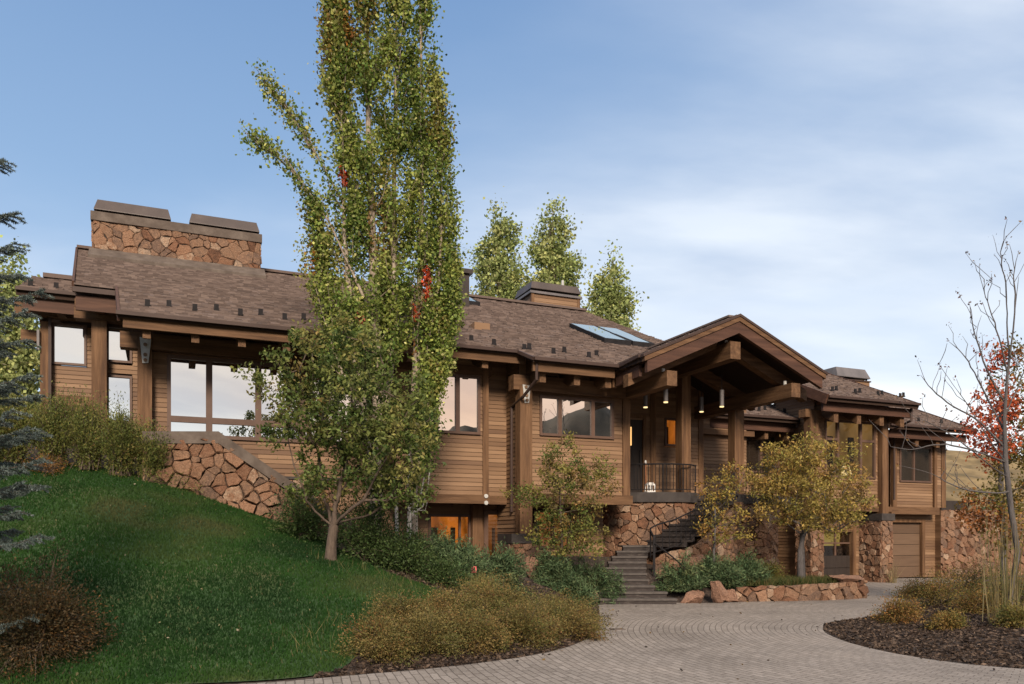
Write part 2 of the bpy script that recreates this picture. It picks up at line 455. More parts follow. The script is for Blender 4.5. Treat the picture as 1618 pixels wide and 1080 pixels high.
CTRL = [(0, 0, 0), (8, 0, 0), (-4, 4, 0), (15, 8, 0), (25, 15, 0), (21, 24, 0.1), (15, 30, 0), (9.5, 29, 0), (5, 19.5, 0), (1, 17, .05), (-2.6, 9.3, 0.0), (-6, 9.0, .08), (-13, 7.5, .2),
        (-3.5, 15.5, 1.25), (-1.3, 14.6, .66), (-0.7, 13.9, .42), (-6.2, 12.5, 1.05), (-4.4, 11.6, .5), (-8.1, 18.5, 3.0), (-5.9, 19.3, 2.12), (-11.6, 18, 3.45), (-17, 18, 3.9), (-15, 11, 1.5), (-22, 9, 1.7), (-10, 13.5, 1.75),
        (-10, 20.5, 3.7), (-3.5, 18.7, 1.55), (-4.6, 20.0, 1.8), (0, 16.6, .35), (0.2, 18.8, .7), (-1.8, 18.5, 1.1), (1.3, 20.5, .5), (2.0, 22.6, .95), (0, 21.5, .9), (5.6, 22.0, .45), (7, 22.8, .45), (8.8, 22.6, .38), (7.5, 25, .35), (3.3, 24.6, 1.1), (5.5, 25.5, .5),
        (-10, 30, 4.6), (0, 36, 3), (10, 40, 1), (22, 42, 0), (-30, 20, 4.5), (-30, 40, 6), (0, -15, 0), (30, 0, 0), (-25, -5, 0), (35, 25, .3), (12, 15, .18), (9, 13, .15), (16, 20, .22), (40, 45, 1), (-2, 27, 1.2), (6, 32, .2)]
CT = np.array(CTRL, float)
def _tps(r2): return np.where(r2 > 1e-12, 0.5 * r2 * np.log(np.maximum(r2, 1e-12)), 0)
def _fit():
    n = len(CT)
    d2 = ((CT[:, None, :2] - CT[None, :, :2]) ** 2).sum(-1)
    A = np.zeros((n + 3, n + 3))
    A[:n, :n] = _tps(d2) + np.eye(n) * 0.6
    P = np.c_[np.ones(n), CT[:, :2]]
    A[:n, n:], A[n:, :n] = P, P.T
    return np.linalg.solve(A, np.r_[CT[:, 2], 0, 0, 0])
TW = _fit()
def terrain(P):
    P = np.atleast_2d(np.asarray(P, float))[:, :2]
    z = np.zeros(len(P))
    C = np.clip(P, (-36, -18), (42, 46))
    for i in range(0, len(P), 20000):
        c = C[i:i + 20000]
        d2 = ((c[:, None, :] - CT[None, :, :2]) ** 2).sum(-1)
        z[i:i + 20000] = _tps(d2) @ TW[:-3] + TW[-3] + c @ TW[-2:]
    sd = poly_sd(P, DRIVE_S)
    k = np.clip(sd / 1.3, 0, 1)
    k = k * k * (3 - 2 * k)
    fade = np.clip(1 - np.maximum(np.abs(P[:, 0]) - 40, np.abs(P[:, 1] - 20) - 40) / 60, 0, 1)
    return np.maximum(z, -0.02) * k * fade
def tz(x, y): return float(terrain([(x, y)])[0])

def soil_mat():
    m, t, b = new_mat('dark_bark_mulch')
    v = N(t, 'ShaderNodeTexVoronoi')
    v.inputs['Scale'].default_value = 26
    v.inputs['Randomness'].default_value = 1
    t.links.new(N(t, 'ShaderNodeTexCoord').outputs['Object'], v.inputs['Vector'])
    r = ramp(t, [(0.0, (0.016, 0.011, 0.009)), (0.5, (0.040, 0.027, 0.021)), (0.85, (0.075, 0.052, 0.040)), (1.0, (0.14, 0.105, 0.08))])
    t.links.new(v.outputs['Color'], r.inputs[0])
    t.links.new(r.outputs[0], b.inputs['Base Color'])
    b.inputs['Roughness'].default_value = 0.95
    bump(t, b, v.outputs['Color'], 1.0, 0.05)
    return m
M['soil'] = soil_mat()
def grid_sheet(name, xs, ys, zf, mat, keep=None, kind='structure', lift=0.0, smooth=True):
    Xg, Yg = np.meshgrid(xs, ys)
    P = np.c_[Xg.ravel(), Yg.ravel()]
    z = zf(P) + lift
    nx, ny = len(xs), len(ys)
    i = (np.arange(ny - 1)[:, None] * nx + np.arange(nx - 1)[None, :]).ravel()
    q = np.c_[i, i + 1, i + nx + 1, i + nx]
    if keep is not None:
        c = P[q].mean(1)
        q = q[keep(c)]
        used = np.unique(q)
        mp = np.full(len(P), -1)
        mp[used] = np.arange(len(used))
        q = mp[q]
        P, z = P[used], z[used]
    o = np_mesh(name, np.c_[P, z], q, mat, smooth=smooth)
    o['kind'] = kind
    return o
far = np.array([60, 80, 110, 150, 210, 300, 450, 700, 1100.0])
gxs = np.r_[-far[::-1], np.arange(-40, -14, 1.0), np.arange(-14, 20, 0.3), np.arange(20, 48, 1.0), far]
gys = np.r_[-far[::-1], np.arange(-40, 4, 2.0), np.arange(4, 34, 0.3), np.arange(34, 58, 1.0), far]
grid_sheet('ground', gxs, gys, lambda P: terrain(P) - 0.02, M['soil'])

def paver_mat():
    m, t, b = new_mat('grey_paving_bricks')
    uv = N(t, 'ShaderNodeUVMap', uv_map='paving')
    br = N(t, 'ShaderNodeTexBrick')
    br.offset, br.squash = 0.5, 1.0
    br.inputs['Scale'].default_value = 1.0
    br.inputs['Brick Width'].default_value = 0.21
    br.inputs['Row Height'].default_value = 0.105
    br.inputs['Mortar Size'].default_value = 0.007
    br.inputs['Mortar Smooth'].default_value = 0.3
    br.inputs['Color1'].default_value = (0.212, 0.189, 0.168, 1)
    br.inputs['Color2'].default_value = (0.272, 0.244, 0.220, 1)
    br.inputs['Mortar'].default_value = (0.118, 0.100, 0.087, 1)
    wv = noise(t, 1.6, 3)
    ad = N(t, 'ShaderNodeVectorMath', operation='ADD')
    sc = N(t, 'ShaderNodeVectorMath', operation='SCALE')
    sc.inputs['Scale'].default_value = 0.05
    cmb = N(t, 'ShaderNodeCombineXYZ')
    t.links.new(wv, cmb.inputs[0]); t.links.new(wv, cmb.inputs[1])
    t.links.new(cmb.outputs[0], sc.inputs[0])
    t.links.new(uv.outputs[0], ad.inputs[0]); t.links.new(sc.outputs[0], ad.inputs[1])
    t.links.new(ad.outputs[0], br.inputs['Vector'])
    st = ramp(t, [(0.30, (0.70, 0.68, 0.66)), (0.46, (0.95, 0.94, 0.93)), (0.66, (1.10, 1.08, 1.06))])
    t.links.new(noise(t, 0.55, 6, 0.62), st.inputs[0])
    sp = ramp(t, [(0.30, (0.72, 0.70, 0.68)), (0.55, (1.05, 1.05, 1.05))])
    t.links.new(noise(t, 24.0, 4, 0.7), sp.inputs[0])
    c = mixc(t, 1.0, mixc(t, 1.0, br.outputs[0], st.outputs[0], 'MULTIPLY'), sp.outputs[0], 'MULTIPLY')
    t.links.new(c, b.inputs['Base Color'])
    b.inputs['Roughness'].default_value = 0.78
    b.inputs['Specular IOR Level'].default_value = 0.35
    h = mixc(t, 0.25, br.outputs[1], noise(t, 30.0, 4))
    n = N(t, 'ShaderNodeBump')
    n.invert = True
    n.inputs['Strength'].default_value = 0.9
    n.inputs['Distance'].default_value = 0.012
    t.links.new(h, n.inputs['Height'])
    t.links.new(n.outputs[0], b.inputs['Normal'])
    return m
M['paver'] = paver_mat()
def clip_sheet(name, poly, zf, mat, x0, x1, y0, y1, step, lift):
    """a grid sheet whose border follows the polygon exactly (border vertices are pulled onto it)"""
    xs, ys = np.arange(x0, x1, step), np.arange(y0, y1, step)
    Xg, Yg = np.meshgrid(xs, ys)
    P = np.c_[Xg.ravel(), Yg.ravel()]
    sd = poly_sd(P, poly)
    # pull vertices that lie near the border onto it
    a, b = poly, np.roll(poly, -1, 0)
    near = np.where(np.abs(sd) < step * 0.75)[0]
    for i in near:
        p = P[i]
        d = b - a
        t = np.clip(((p - a) * d).sum(1) / np.maximum((d * d).sum(1), 1e-9), 0, 1)
        q = a + d * t[:, None]
        P[i] = q[np.argmin(((q - p) ** 2).sum(1))]
    sd[near] = 0
    nx, ny = len(xs), len(ys)
    i = (np.arange(ny - 1)[:, None] * nx + np.arange(nx - 1)[None, :]).ravel()
    q = np.c_[i, i + 1, i + nx + 1, i + nx]
    q = q[(sd[q] <= 1e-6).all(1)]
    used = np.unique(q)
    mp = np.full(len(P), -1)
    mp[used] = np.arange(len(used))
    P = P[used]
    o = np_mesh(name, np.c_[P, zf(P) + lift], mp[q], mat, smooth=True)
    o['kind'] = 'structure'
    return o, P, mp[q]
drv, dP, dQ = clip_sheet('driveway', DRIVE_S, lambda P: np.zeros(len(P)), M['paver'], -40, 60, -6, 34, 0.25, 0.006)
# paving courses run concentrically round the planted island on the right
ISL = np.array([8.6, 13.2])
rel = (dP - ISL) * np.array([1.0, 0.86])
rad = np.hypot(rel[:, 0], rel[:, 1])
ang = np.arctan2(rel[:, 1], -rel[:, 0])
uvv = np.c_[ang * 5.2, rad]
uvl = drv.data.uv_layers.new(name='paving')
cor = uvv[dQ.ravel()].reshape(-1, 4, 2)
cor[:, :, 0] = np.where(cor[:, :, 0] - cor[:, :1, 0] > 15, cor[:, :, 0] - 2 * np.pi * 5.2, cor[:, :, 0])
cor[:, :, 0] = np.where(cor[:, :, 0] - cor[:, :1, 0] < -15, cor[:, :, 0] + 2 * np.pi * 5.2, cor[:, :, 0])
uvl.data.foreach_set('uv', cor.astype(np.float32).ravel())

# lawn on the bank
LAWN = smooth_poly(np.array([(-34, 3.8), (-14, 6.4), (-7.5, 8.4), (-4.6, 9.0), (-3.0, 9.36), (-2.35, 9.75), (-2.1, 10.3), (-2.1, 11.0), (-1.75, 11.8), (-1.1, 12.8), (-0.55, 13.8), (-0.75, 14.4), (-1.4, 15.0), (-2.3, 15.4), (-3.0, 16.0), (-4.2, 17.4), (-5.0, 18.6), (-5.9, 19.6),
                            (-7.0, 19.3), (-8.2, 18.6), (-10.0, 18.2), (-12.5, 18.2), (-20, 18.6), (-34, 19)], float), 2)
def lawn_mat():
    m, t, b = new_mat('lawn_turf')
    r = ramp(t, [(0.30, (0.012, 0.040, 0.008)), (0.5, (0.022, 0.062, 0.011)), (0.66, (0.050, 0.072, 0.018)), (0.8, (0.095, 0.085, 0.035))])
    t.links.new(noise(t, 0.7, 5, 0.6), r.inputs[0])
    t.links.new(r.outputs[0], b.inputs['Base Color'])
    b.inputs['Roughness'].default_value = 0.95
    bump(t, b, noise(t, 30, 4), 1.0, 0.04)
    return m
M['turf'] = lawn_mat()
clip_sheet('lawn', LAWN, terrain, M['turf'], -34, 0.2, 3.4, 20, 0.25, 0.004)

def vnoise(P, s, seed=0):
    """smooth value noise in 2-D"""
    r = np.random.default_rng(seed).random((64, 64))
    q = P * s + 100.3
    i = np.floor(q).astype(int)
    f = q - i
    f = f * f * (3 - 2 * f)
    g = lambda a, b: r[a % 64, b % 64]
    return ((g(i[:, 0], i[:, 1]) * (1 - f[:, 0]) + g(i[:, 0] + 1, i[:, 1]) * f[:, 0]) * (1 - f[:, 1]) +
            (g(i[:, 0], i[:, 1] + 1) * (1 - f[:, 0]) + g(i[:, 0] + 1, i[:, 1] + 1) * f[:, 0]) * f[:, 1])
def blades(name, P, z, hgt, wid, lean, cols, seed, mat='blade'):
    rg = np.random.default_rng(seed)
    n = len(P)
    a = rg.random(n) * 2 * np.pi
    l = rg.random(n) * lean
    b = rg.random(n) * 2 * np.pi
    hgt = hgt * (0.6 + 0.8 * rg.random(n))
    side = np.c_[np.cos(a), np.sin(a), np.zeros(n)] * (wid * (0.7 + 0.6 * rg.random(n)))[:, None] / 2
    base = np.c_[P, z]
    tip = base + np.c_[np.cos(b) * l * hgt, np.sin(b) * l * hgt, hgt * np.sqrt(np.maximum(1 - (l * 0.8) ** 2, 0.1))]
    mid = base * 0.45 + tip * 0.55
    V = np.stack([base - side, base + side, mid + side * 0.8, tip], 1).reshape(-1, 3)
    V2 = V.reshape(n, 4, 3)
    V2[:, 3] = tip
    q = np.arange(n * 4).reshape(n, 4)
    return np_mesh(name, V2.reshape(-1, 3), q, M[mat], col=np.repeat(cols, 4, 0))
def lawn_grass():
    rg = np.random.default_rng(3)
    n = 360000
    # denser close to the camera
    P = np.c_[rg.uniform(-19, 0.0, n), 8.3 + (rg.random(n) ** 1.15) * 11.5]
    P = P[(poly_sd(P, LAWN) < -0.02) & (P[:, 0] > -0.72 * P[:, 1])]
    z = terrain(P)
    n1, n2 = vnoise(P, 0.55, 1), vnoise(P, 1.9, 2)
    f = n1 * 0.7 + n2 * 0.3
    c = np.stack([np.interp(f, [.2, .5, .72, .9], [.012, .024, .042, .085]), np.interp(f, [.2, .5, .72, .9], [.042, .074, .088, .098]), np.interp(f, [.2, .5, .72, .9], [.009, .012, .018, .034])], 1)
    dry = rg.random(len(P)) < 0.015
    c[dry] = (0.15, 0.135, 0.06)
    o = blades('grass', P, z, 0.052, 0.019, 0.8, c, 5)
    tag(o, 'short dark green lawn grass on the bank in front of the house', 'grass', kind='stuff')
lawn_grass()
# ------------------------------------------------------------------ the house
HB0 = (12.0, 22.0)
house = empty('house', H(*HB0, 0), TH, 'long brown timber and stone mountain house with shingled roofs and gabled entry porch', 'house')
HL = (-HB0[0], -HB0[1], 0)
def part(mb, name, mat, parent=None, smooth=False, label=None):
    o = mb.build(name, mat, house if parent is None else parent, HL if parent is None else None, smooth)
    if label: o['label'] = label
    return o
SL = 0.44
EXP = 0.118
def siding(u0, u1, z0, z1, v, holes=(), seed=0, name='wall', axis='u', sgn=-1):
    """lapped boards on the plane v (axis 'u') or on a plane u (axis 'v'); sgn is the side they face"""
    rg = random.Random(seed * 77 + 5)
    mb = MB()
    z = z0
    def pt(a, d, zz):
        return (a, v + sgn * d, zz) if axis == 'u' else (v + sgn * d, a, zz)
    while z < z1 - 0.02:
        zt = min(z + EXP, z1)
        iv = [(u0, u1)]
        for (a, b, c, d) in holes:
            if (z + zt) / 2 > c and (z + zt) / 2 < d:
                nx = []
                for p, q in iv:
                    if b <= p or a >= q: nx.append((p, q)); continue
                    if a > p: nx.append((p, a))
                    if b < q: nx.append((b, q))
                iv = nx
        for p, q in iv:
            cuts = [p]
            while q - cuts[-1] > 4.2: cuts.append(cuts[-1] + rg.uniform(2.0, 3.6))
            cuts.append(q)
            for a, b in zip(cuts, cuts[1:]):
                j = rg.uniform(-0.002, 0.002)
                lo, hi = 0.026 + j, 0.006
                vs = [pt(a, lo, z + .004), pt(b, lo, z + .004), pt(b, hi, zt + .006), pt(a, hi, zt + .006), pt(a, 0, z + .004), pt(b, 0, z + .004)]
                mb.add(vs, [(0, 1, 2, 3), (4, 5, 1, 0)])
        z = zt
    return part(mb, name, M['siding'])
def window(u0, u1, z0, z1, v, cols=(), rows=(), fr=0.07, pane='glass', vbar=0.055, label=None, room=None, skip=()):
    """frame (part) and its panes (sub-part); cols/rows are the positions of the bars in metres"""
    mb = MB()
    f0, f1 = v - 0.06, v + 0.05
    mb.box(u0, u1, f0, f1, z1 - fr, z1)
    mb.box(u0, u1, f0 - .012, f1, z0, z0 + fr)
    mb.box(u0, u0 + fr, f0 + .003, f1, z0 + fr, z1 - fr)
    mb.box(u1 - fr, u1, f0 + .003, f1, z0 + fr, z1 - fr)
    for c in cols: mb.box(c - vbar / 2, c + vbar / 2, f0 + .006, f1, z0 + fr, z1 - fr)
    for r in rows:
        if isinstance(r, tuple): ra, rb, rz = r
        else: ra, rb, rz = u0 + fr, u1 - fr, r
        mb.box(ra, rb, f0 + .009, f1, rz - vbar / 2, rz + vbar / 2)
    w = part(mb, 'window', M['trim'], label=label)
    pm = MB()
    rnd = random.Random(int(u0 * 100))
    e = [u0 + fr * .5] + list(cols) + [u1 - fr * .5]
    for a, b in zip(e, e[1:]):
        j = rnd.uniform(-.004, .004)
        pm.add([(a, v - j, z0 + fr * .5), (b, v + j, z0 + fr * .5), (b, v + j, z1 - fr * .5), (a, v - j, z1 - fr * .5)], [(0, 1, 2, 3)])
    pm.build('pane', M[pane], w)
    if room:
        rm = MB()
        dp = .45
        ex = 1.2
        rm.add([(u0, v + dp, z0), (u1, v + dp, z0), (u1, v + dp, z1), (u0, v + dp, z1)], [(0, 1, 2, 3)])
        for a_, b_ in ((.12, .30), (.62, .72)): rm.box(u0 + (u1 - u0) * a_, u0 + (u1 - u0) * b_, v + dp - .12, v + dp - .05, z0, z0 + (z1 - z0) * .74, 1)
        rm.build('lit_room', [M[room], M['soffit']], w)
        sh = MB()
        vs = [(u0, v + .05, z0), (u1, v + .05, z0), (u1, v + .05, z1), (u0, v + .05, z1), (u0, v + dp, z0), (u1, v + dp, z0), (u1, v + dp, z1), (u0, v + dp, z1)]
        sh.add(vs, [(0, 1, 5, 4), (1, 2, 6, 5), (2, 3, 7, 6), (3, 0, 4, 7)])
        sh.build('room_shell', M[room], w)
    return w
def beam_u(u0, u1, v, z0, z1, d=0.28, name='beam', mat='wu', label=None):
    mb = MB(); mb.box(u0, u1, v - d / 2, v + d / 2, z0, z1)
    return part(mb, name, M[mat], label=label)
def beam_v(v0, v1, u, z0, z1, w=0.28, name='beam', mat='wv'):
    mb = MB(); mb.box(u - w / 2, u + w / 2, v0, v1, z0, z1)
    return part(mb, name, M[mat])
def post(u, v, z0, z1, w=0.3, d=None, name='post', mat='wz'):
    d = d or w
    mb = MB(); mb.box(u - w / 2, u + w / 2, v - d / 2, v + d / 2, z0, z1)
    return part(mb, name, M[mat])
def trim_z(u0, u1, v, z0, z1, t=0.045, name='corner_board'):
    mb = MB(); mb.box(u0, u1, v - t, v + .01, z0, z1)
    return part(mb, name, M['wz'])
# --- shingled roof planes: polygon in plan, height = z0 + SL * distance up the slope along `up`
def clip_iv(poly, b):
    xs = []
    n = len(poly)
    for i in range(n):
        (x0, y0), (x1, y1) = poly[i], poly[(i + 1) % n]
        if (y0 > b) != (y1 > b): xs.append(x0 + (b - y0) * (x1 - x0) / (y1 - y0))
    xs.sort()
    return list(zip(xs[::2], xs[1::2]))
def shingle_plane(mb, poly, org, up, z0, seed, course=0.155, slope=SL):
    """poly: list of (u,v); org: (u,v) on the line of height z0; up: unit plan vector uphill"""
    rg = random.Random(seed)
    al = (up[1], -up[0])
    if al[0] < 0 or (al[0] == 0 and al[1] < 0): al = (-al[0], -al[1])
    q = [((p[0] - org[0]) * al[0] + (p[1] - org[1]) * al[1], (p[0] - org[0]) * up[0] + (p[1] - org[1]) * up[1]) for p in poly]
    def P(a, b, dz): return (org[0] + a * al[0] + b * up[0], org[1] + a * al[1] + b * up[1], z0 + slope * b + dz)
    b0, b1 = min(p[1] for p in q), max(p[1] for p in q)
    flip = (al[0] * up[1] - al[1] * up[0]) < 0
    b = b0
    while b < b1:
        bm = min(b + course * .5, b1 - 1e-4)
        for (p, r) in clip_iv(q, bm):
            a = p
            while a < r - 1e-3:
                w = min(rg.uniform(0.10, 0.27), r - a)
                if r - a - w < 0.08: w = r - a
                j = rg.uniform(-.035, .03) if b > b0 else rg.uniform(-.01, .01)
                th = rg.uniform(.022, .055)
                e = min(b + course * 1.12, b1)
                tl = rg.uniform(-.007, .007)
                vs = [P(a, b + j, th + tl), P(a + w, b + j, th - tl), P(a + w, e, .006), P(a, e, .006), P(a, b + j, -.01), P(a + w, b + j, -.01), P(a, e, -.012), P(a + w, e, -.012)]
                fs = [(0, 1, 2, 3), (4, 5, 1, 0), (0, 3, 6, 4), (1, 5, 7, 2)]
                if flip: fs = [tuple(reversed(f)) for f in fs]
                mb.add(vs, fs)
                a += w
        b += course
def deck(mb, poly, org, up, z0, thick=0.16, drop=0.03, slope=SL, mi=0):
    top = [(p[0], p[1], z0 + slope * ((p[0] - org[0]) * up[0] + (p[1] - org[1]) * up[1]) - drop) for p in poly]
    mb.prism(top, (0, 0, -thick), mi)
def gutter(path, name='gutter', h=0.085, d=0.11):
    """path along the eave in 3-D, gutter hangs on its lower-front side"""
    mb = MB()
    for p, q in zip(path, path[1:]):
        mb.bar(Vector(p) + Vector((0, 0, -h / 2 + .03)), Vector(q) + Vector((0, 0, -h / 2 + .03)), d, h)
    return part(mb, name, M['gutter'])
def fascia(p, q, h=0.30, t=0.06, dz=0.0, name='fascia', mat='fascia'):
    mb = MB()
    mb.bar(Vector(p) + Vector((0, 0, dz)), Vector(q) + Vector((0, 0, dz)), t, h)
    return part(mb, name, M[mat])
EV, EZ = 19.7, 6.68                                   # main eave
def rz(v): return EZ + SL * (v - EV)
uJ = hu(818, 19.7)
front = [(-3.1, 30.4), (-2.43, 23.1), (-1.46, 23.1), (-1.19, 19.7), (uJ, 19.7), (uJ + .15, 19.0), (11.16, 19.0), (11.16, 19.13), (14.2, 22.2), (16.4, 22.6), (16.25, 24.6), (16.2, 30.4)]
back = [(-3.1, 30.4), (16.2, 30.4), (16.2, 40.5), (-3.1, 40.5)]
mb = MB()
shingle_plane(mb, front, (0, EV), (0, 1), EZ, 11)
deck(mb, back, (0, 30.4), (0, -1), rz(30.4), 0.1)
roof = part(mb, 'roof', M['shingle'])
mb = MB(); deck(mb, front, (0, EV), (0, 1), EZ, 0.06, 0.03)
part(mb, 'soffit', M['soffit'])
mb = MB()
mb.bar((-3.1, 30.4, rz(30.4) + .06), (16.2, 30.4, rz(30.4) + .06), 0.34, 0.09)
part(mb, 'ridge_cap', M['shingle'])
# back and end walls close the volume
mb = MB()
mb.box(-1.6, 16.0, 38.5, 38.8, 0, 7.4)
mb.add([(16.0, 22.5, 0), (16.0, 38.5, 0), (16.0, 38.5, 7.4), (16.0, 30.4, 10.9), (16.0, 24.0, 8.2), (16.0, 22.5, 7.3)], [(0, 1, 2, 3, 4, 5)])
mb.add([(-1.3, 25.0, 0), (-1.3, 38.5, 0), (-1.3, 38.5, 7.3), (-1.3, 30.4, 10.8), (-1.3, 25.0, 8.6)], [(4, 3, 2, 1, 0)])
part(mb, 'wall', M['siding'])
# eave boards and gutters of the main front
gutter([(-1.25, 19.66, EZ + .01), (uJ, 19.66, EZ + .01), (uJ + .15, 18.96, rz(19.0) + .01), (11.2, 18.96, rz(19.0) + .01)])
fascia((-1.12, 19.82, EZ - .17), (uJ + .25, 19.82, EZ - .17), .24, .09, mat='wu')
fascia((uJ + .18, 19.14, rz(19.0) - .18), (11.1, 19.14, rz(19.0) - .18), .24, .09, mat='wu')
fascia((-1.46, 23.05, 8.02), (-2.46, 23.05, 8.02), .13, .1, name='eave_edge', mat='gutter')
fascia((-1.40, 23.2, 7.72), (-2.40, 23.2, 7.72), .38, .10)
# left step of the roof edge
fascia((-1.2, 19.75, EZ - .05), (-1.46, 23.1, rz(23.1) - .05), .22, .06)
fascia((-2.45, 23.1, rz(23.1) - .06), (-3.12, 30.4, rz(30.4) - .06), .26, .06)
# rafter tails
ru = [-.64 + 1.03 * k for k in range(9)]
for u in ru:
    mb = MB(); mb.prism([(u - .085, 19.92, 6.22), (u - .085, 19.92, 6.62), (u - .085, 21.6, 7.3), (u - .085, 21.6, 6.9), (u - .085, 20.25, 6.28)], (.17, 0, 0))
    part(mb, 'rafter_tail', M['wv'])
for u in (9.0, 10.03, 11.0):
    mb = MB(); mb.prism([(u - .09, 19.28, 5.83), (u - .09, 19.28, 6.30), (u - .09, 20.6, 6.88), (u - .09, 20.6, 6.35), (u - .09, 19.65, 5.86)], (.18, 0, 0))
    part(mb, 'rafter_tail', M['wv'])

# --- left section (own small roof, recessed)
A_E = hu(25, 24.0); A_R = -2.2
secA = [(A_E, 24.0), (A_R, 24.0), (A_R, 26.2), (A_E + .05, 26.2)]
mb = MB()
shingle_plane(mb, secA, (0, 24.0), (0, 1), 8.14, 21)
deck(mb, [(A_E, 26.2), (A_R, 26.2), (A_R, 29.5), (A_E, 29.5)], (0, 26.2), (0, -1), 8.14 + SL * 2.2, .1)
mb.bar((hu(69, 26.2), 26.2, 9.17), (A_R, 26.2, 9.17), .3, .12)
part(mb, 'roof', M['shingle'])
mb = MB(); deck(mb, secA, (0, 24.0), (0, 1), 8.14, .14)
part(mb, 'soffit', M['soffit'])
gutter([(A_E, 23.96, 8.15), (A_R + .1, 23.96, 8.15)])
fascia((A_E + .15, 24.15, 7.8), (A_R, 24.15, 7.8), .34, .09)
vA = 24.9
beam_u(hu(24, vA - .2), -1.9, vA - .2, hz(60, 500, vA - .2), hz(60, 485, vA - .2) + .18, .3)
beam_u(hu(34, vA + .5), hu(70, vA + .5), vA + .5, hz(50, 540, vA + .5), hz(50, 523, vA + .5), .3)
for px in (98,):
    u = hu(px, 24.4)
    mb = MB(); mb.box(u - .1, u + .1, 24.2, 25.3, hz(98, 497, 24.2), hz(98, 480, 24.2))
    part(mb, 'rafter_tail', M['wv'])
mb = MB(); mb.box(hu(60, 24.6) - .03, hu(60, 24.6) + .03, 24.6, 24.7, hz(57, 552, 24.6), hz(57, 520, 24.6))
part(mb, 'eave_lamp', M['greymetal'])
uA0, uA1 = hu(66, vA), hu(150, vA)
wA = (hu(82, vA), hu(137, vA), hz(110, 577, vA), hz(110, 512, vA))
siding(uA0, uA1 + .6, 2.5, 7.5, vA, [wA], 1)
window(*wA, vA, cols=(), fr=.06)
post(hu(73, vA), vA - .06, 2.5, hz(60, 506, vA - .2), .24)
mb = MB(); mb.box(hu(76.5, vA - .25), hu(76.5, vA - .25) + .07, vA - .28, vA - .21, 4.0, 8.0)
part(mb, 'downspout', M['gutter'])
beam_u(uA0, uA1, vA - .02, hz(110, 650, vA), hz(110, 625, vA), .1)
# end wall of the left section
siding(vA, 29, 2.5, 8.0, uA0, (), 2, axis='v', sgn=-1)
# --- second step (window strip between two posts)
vB = 24.2
post(hu(157.5, vB - .3), vB - .3, 2.5, hz(150, 505, vB - .3), .36, .36)
beam_u(hu(118, vB - .35), hu(225, vB - .3) + .4, vB - .35, hz(130, 505, vB - .35), hz(130, 488, vB - .35), .34)
beam_u(hu(119, vB - .25), hu(150, vB - .25), vB - .25, hz(130, 487, vB - .25), hz(130, 474, vB - .25), .3)
u = hu(158, 23.3)
mb = MB(); mb.box(u - .1, u + .1, 23.3, 24.5, hz(158, 493, 23.4), hz(158, 476, 23.4))
part(mb, 'rafter_tail', M['wv'])
uB0, uB1 = hu(165, vB), hu(222, vB)
w1 = (hu(168, vB), hu(209, vB), hz(188, 573, vB), hz(188, 515, vB))
w2 = (hu(168, vB), hu(209, vB), hz(188, 668, vB), hz(188, 593, vB))
siding(uB0 - .3, uB1 + .5, 2.5, 7.9, vB, [w1, w2], 3)
window(*w1, vB, fr=.06)
window(*w2, vB, fr=.06)
# --- main front, big window
vM = 21.5
uL = hu(220, vM)
wx0, wx1 = hu(264, vM), 5.2
ztop, zbot, zbar = hz(265, 560, vM), hz(265, 687, vM) - .05, hz(265, 661, vM)
uBay = hu(650, vM)
siding(uL, 5.5, .3, 7.3, vM, [(wx0, wx1, zbot, ztop)], 4)
siding(5.5, 8.9, 2.9, 7.3, vM, [], 4)
window(wx0, wx1, zbot, ztop, vM, cols=(hu(330.5, vM), hu(408, vM), hu(478, vM), hu(560, vM)), rows=(zbar,), fr=.09, vbar=.15)
post(hu(229, vM - .15), vM - .15, 2.0, hz(229, 532, vM - .15), .32, .34)
beam_u(hu(190, vM - .12), 5.6, vM - .12, hz(235, 553.5, vM - .12), hz(235, 529, vM - .12), .36, label='heavy timber beam over the big left window')
beam_u(hu(210, vM + .1), hu(232, vM + .1), vM + .1, hz(225, 529, vM), hz(225, 508, vM), .3)
def plate(px0, px1, pxb0, pxb1, py0, py1, v, bolts):
    a = [(hu(px0, v), v, hz(px0, py0, v)), (hu(px1, v), v, hz(px1, py0 + 2, v)), (hu(pxb1, v), v, hz(pxb1, py1, v)), (hu(pxb0, v), v, hz(pxb0, py1, v))]
    mb = MB(); mb.prism(a, (0, .02, 0))
    o = part(mb, 'steel_plate', M['galv'])
    for bx, by in bolts:
        c = Vector((hu(bx, v), v - .03, hz(bx, by, v)))
        mb = MB(); mb.tube([c, c + Vector((0, .035, 0))], .045, 8)
        mb.build('bolt', M['rust'], o)
plate(220.5, 239, 225, 234.5, 532, 573, vM - .36, [(229.5, 544), (229.5, 560), (229.5, 568.5)])
# --- upper storey bay with the two-pane window
vY = 20.75
uY0, uY1 = 5.35, hu(771, vY)
zfl0, zfl1 = hz(720, 795, vY), hz(720, 781, vY)
wY = (hu(646, vY), hu(758, vY), hz(700, 684, vY), hz(700, 592, vY) + .04)
siding(uY0, uY1 - .1, zfl1, 6.9, vY, [wY], 5)
window(*wY, vY, cols=(hu(686, vY) + .05, hu(722.5, vY),), fr=.07, vbar=.12)
siding(vY, vM + .2, zfl1, 6.9, uY0, (), 6, axis='v', sgn=-1)
trim_z(uY1 - .17, uY1, vY, zfl1, 6.9, .06)
mb = MB(); mb.box(uY1 - .02, uY1 + .02, vY, 21.1, zfl1, 6.9); part(mb, 'wall_return', M['siding'])
beam_u(uY0 - .1, uY1 + .02, vY + .06, zfl0, zfl1, .3, label='low timber beam under the overhanging bay')
beam_u(uY0, uY1 + .1, vY + .05, hz(700, 591, vY) + .05, hz(700, 591, vY) + .3, .2)
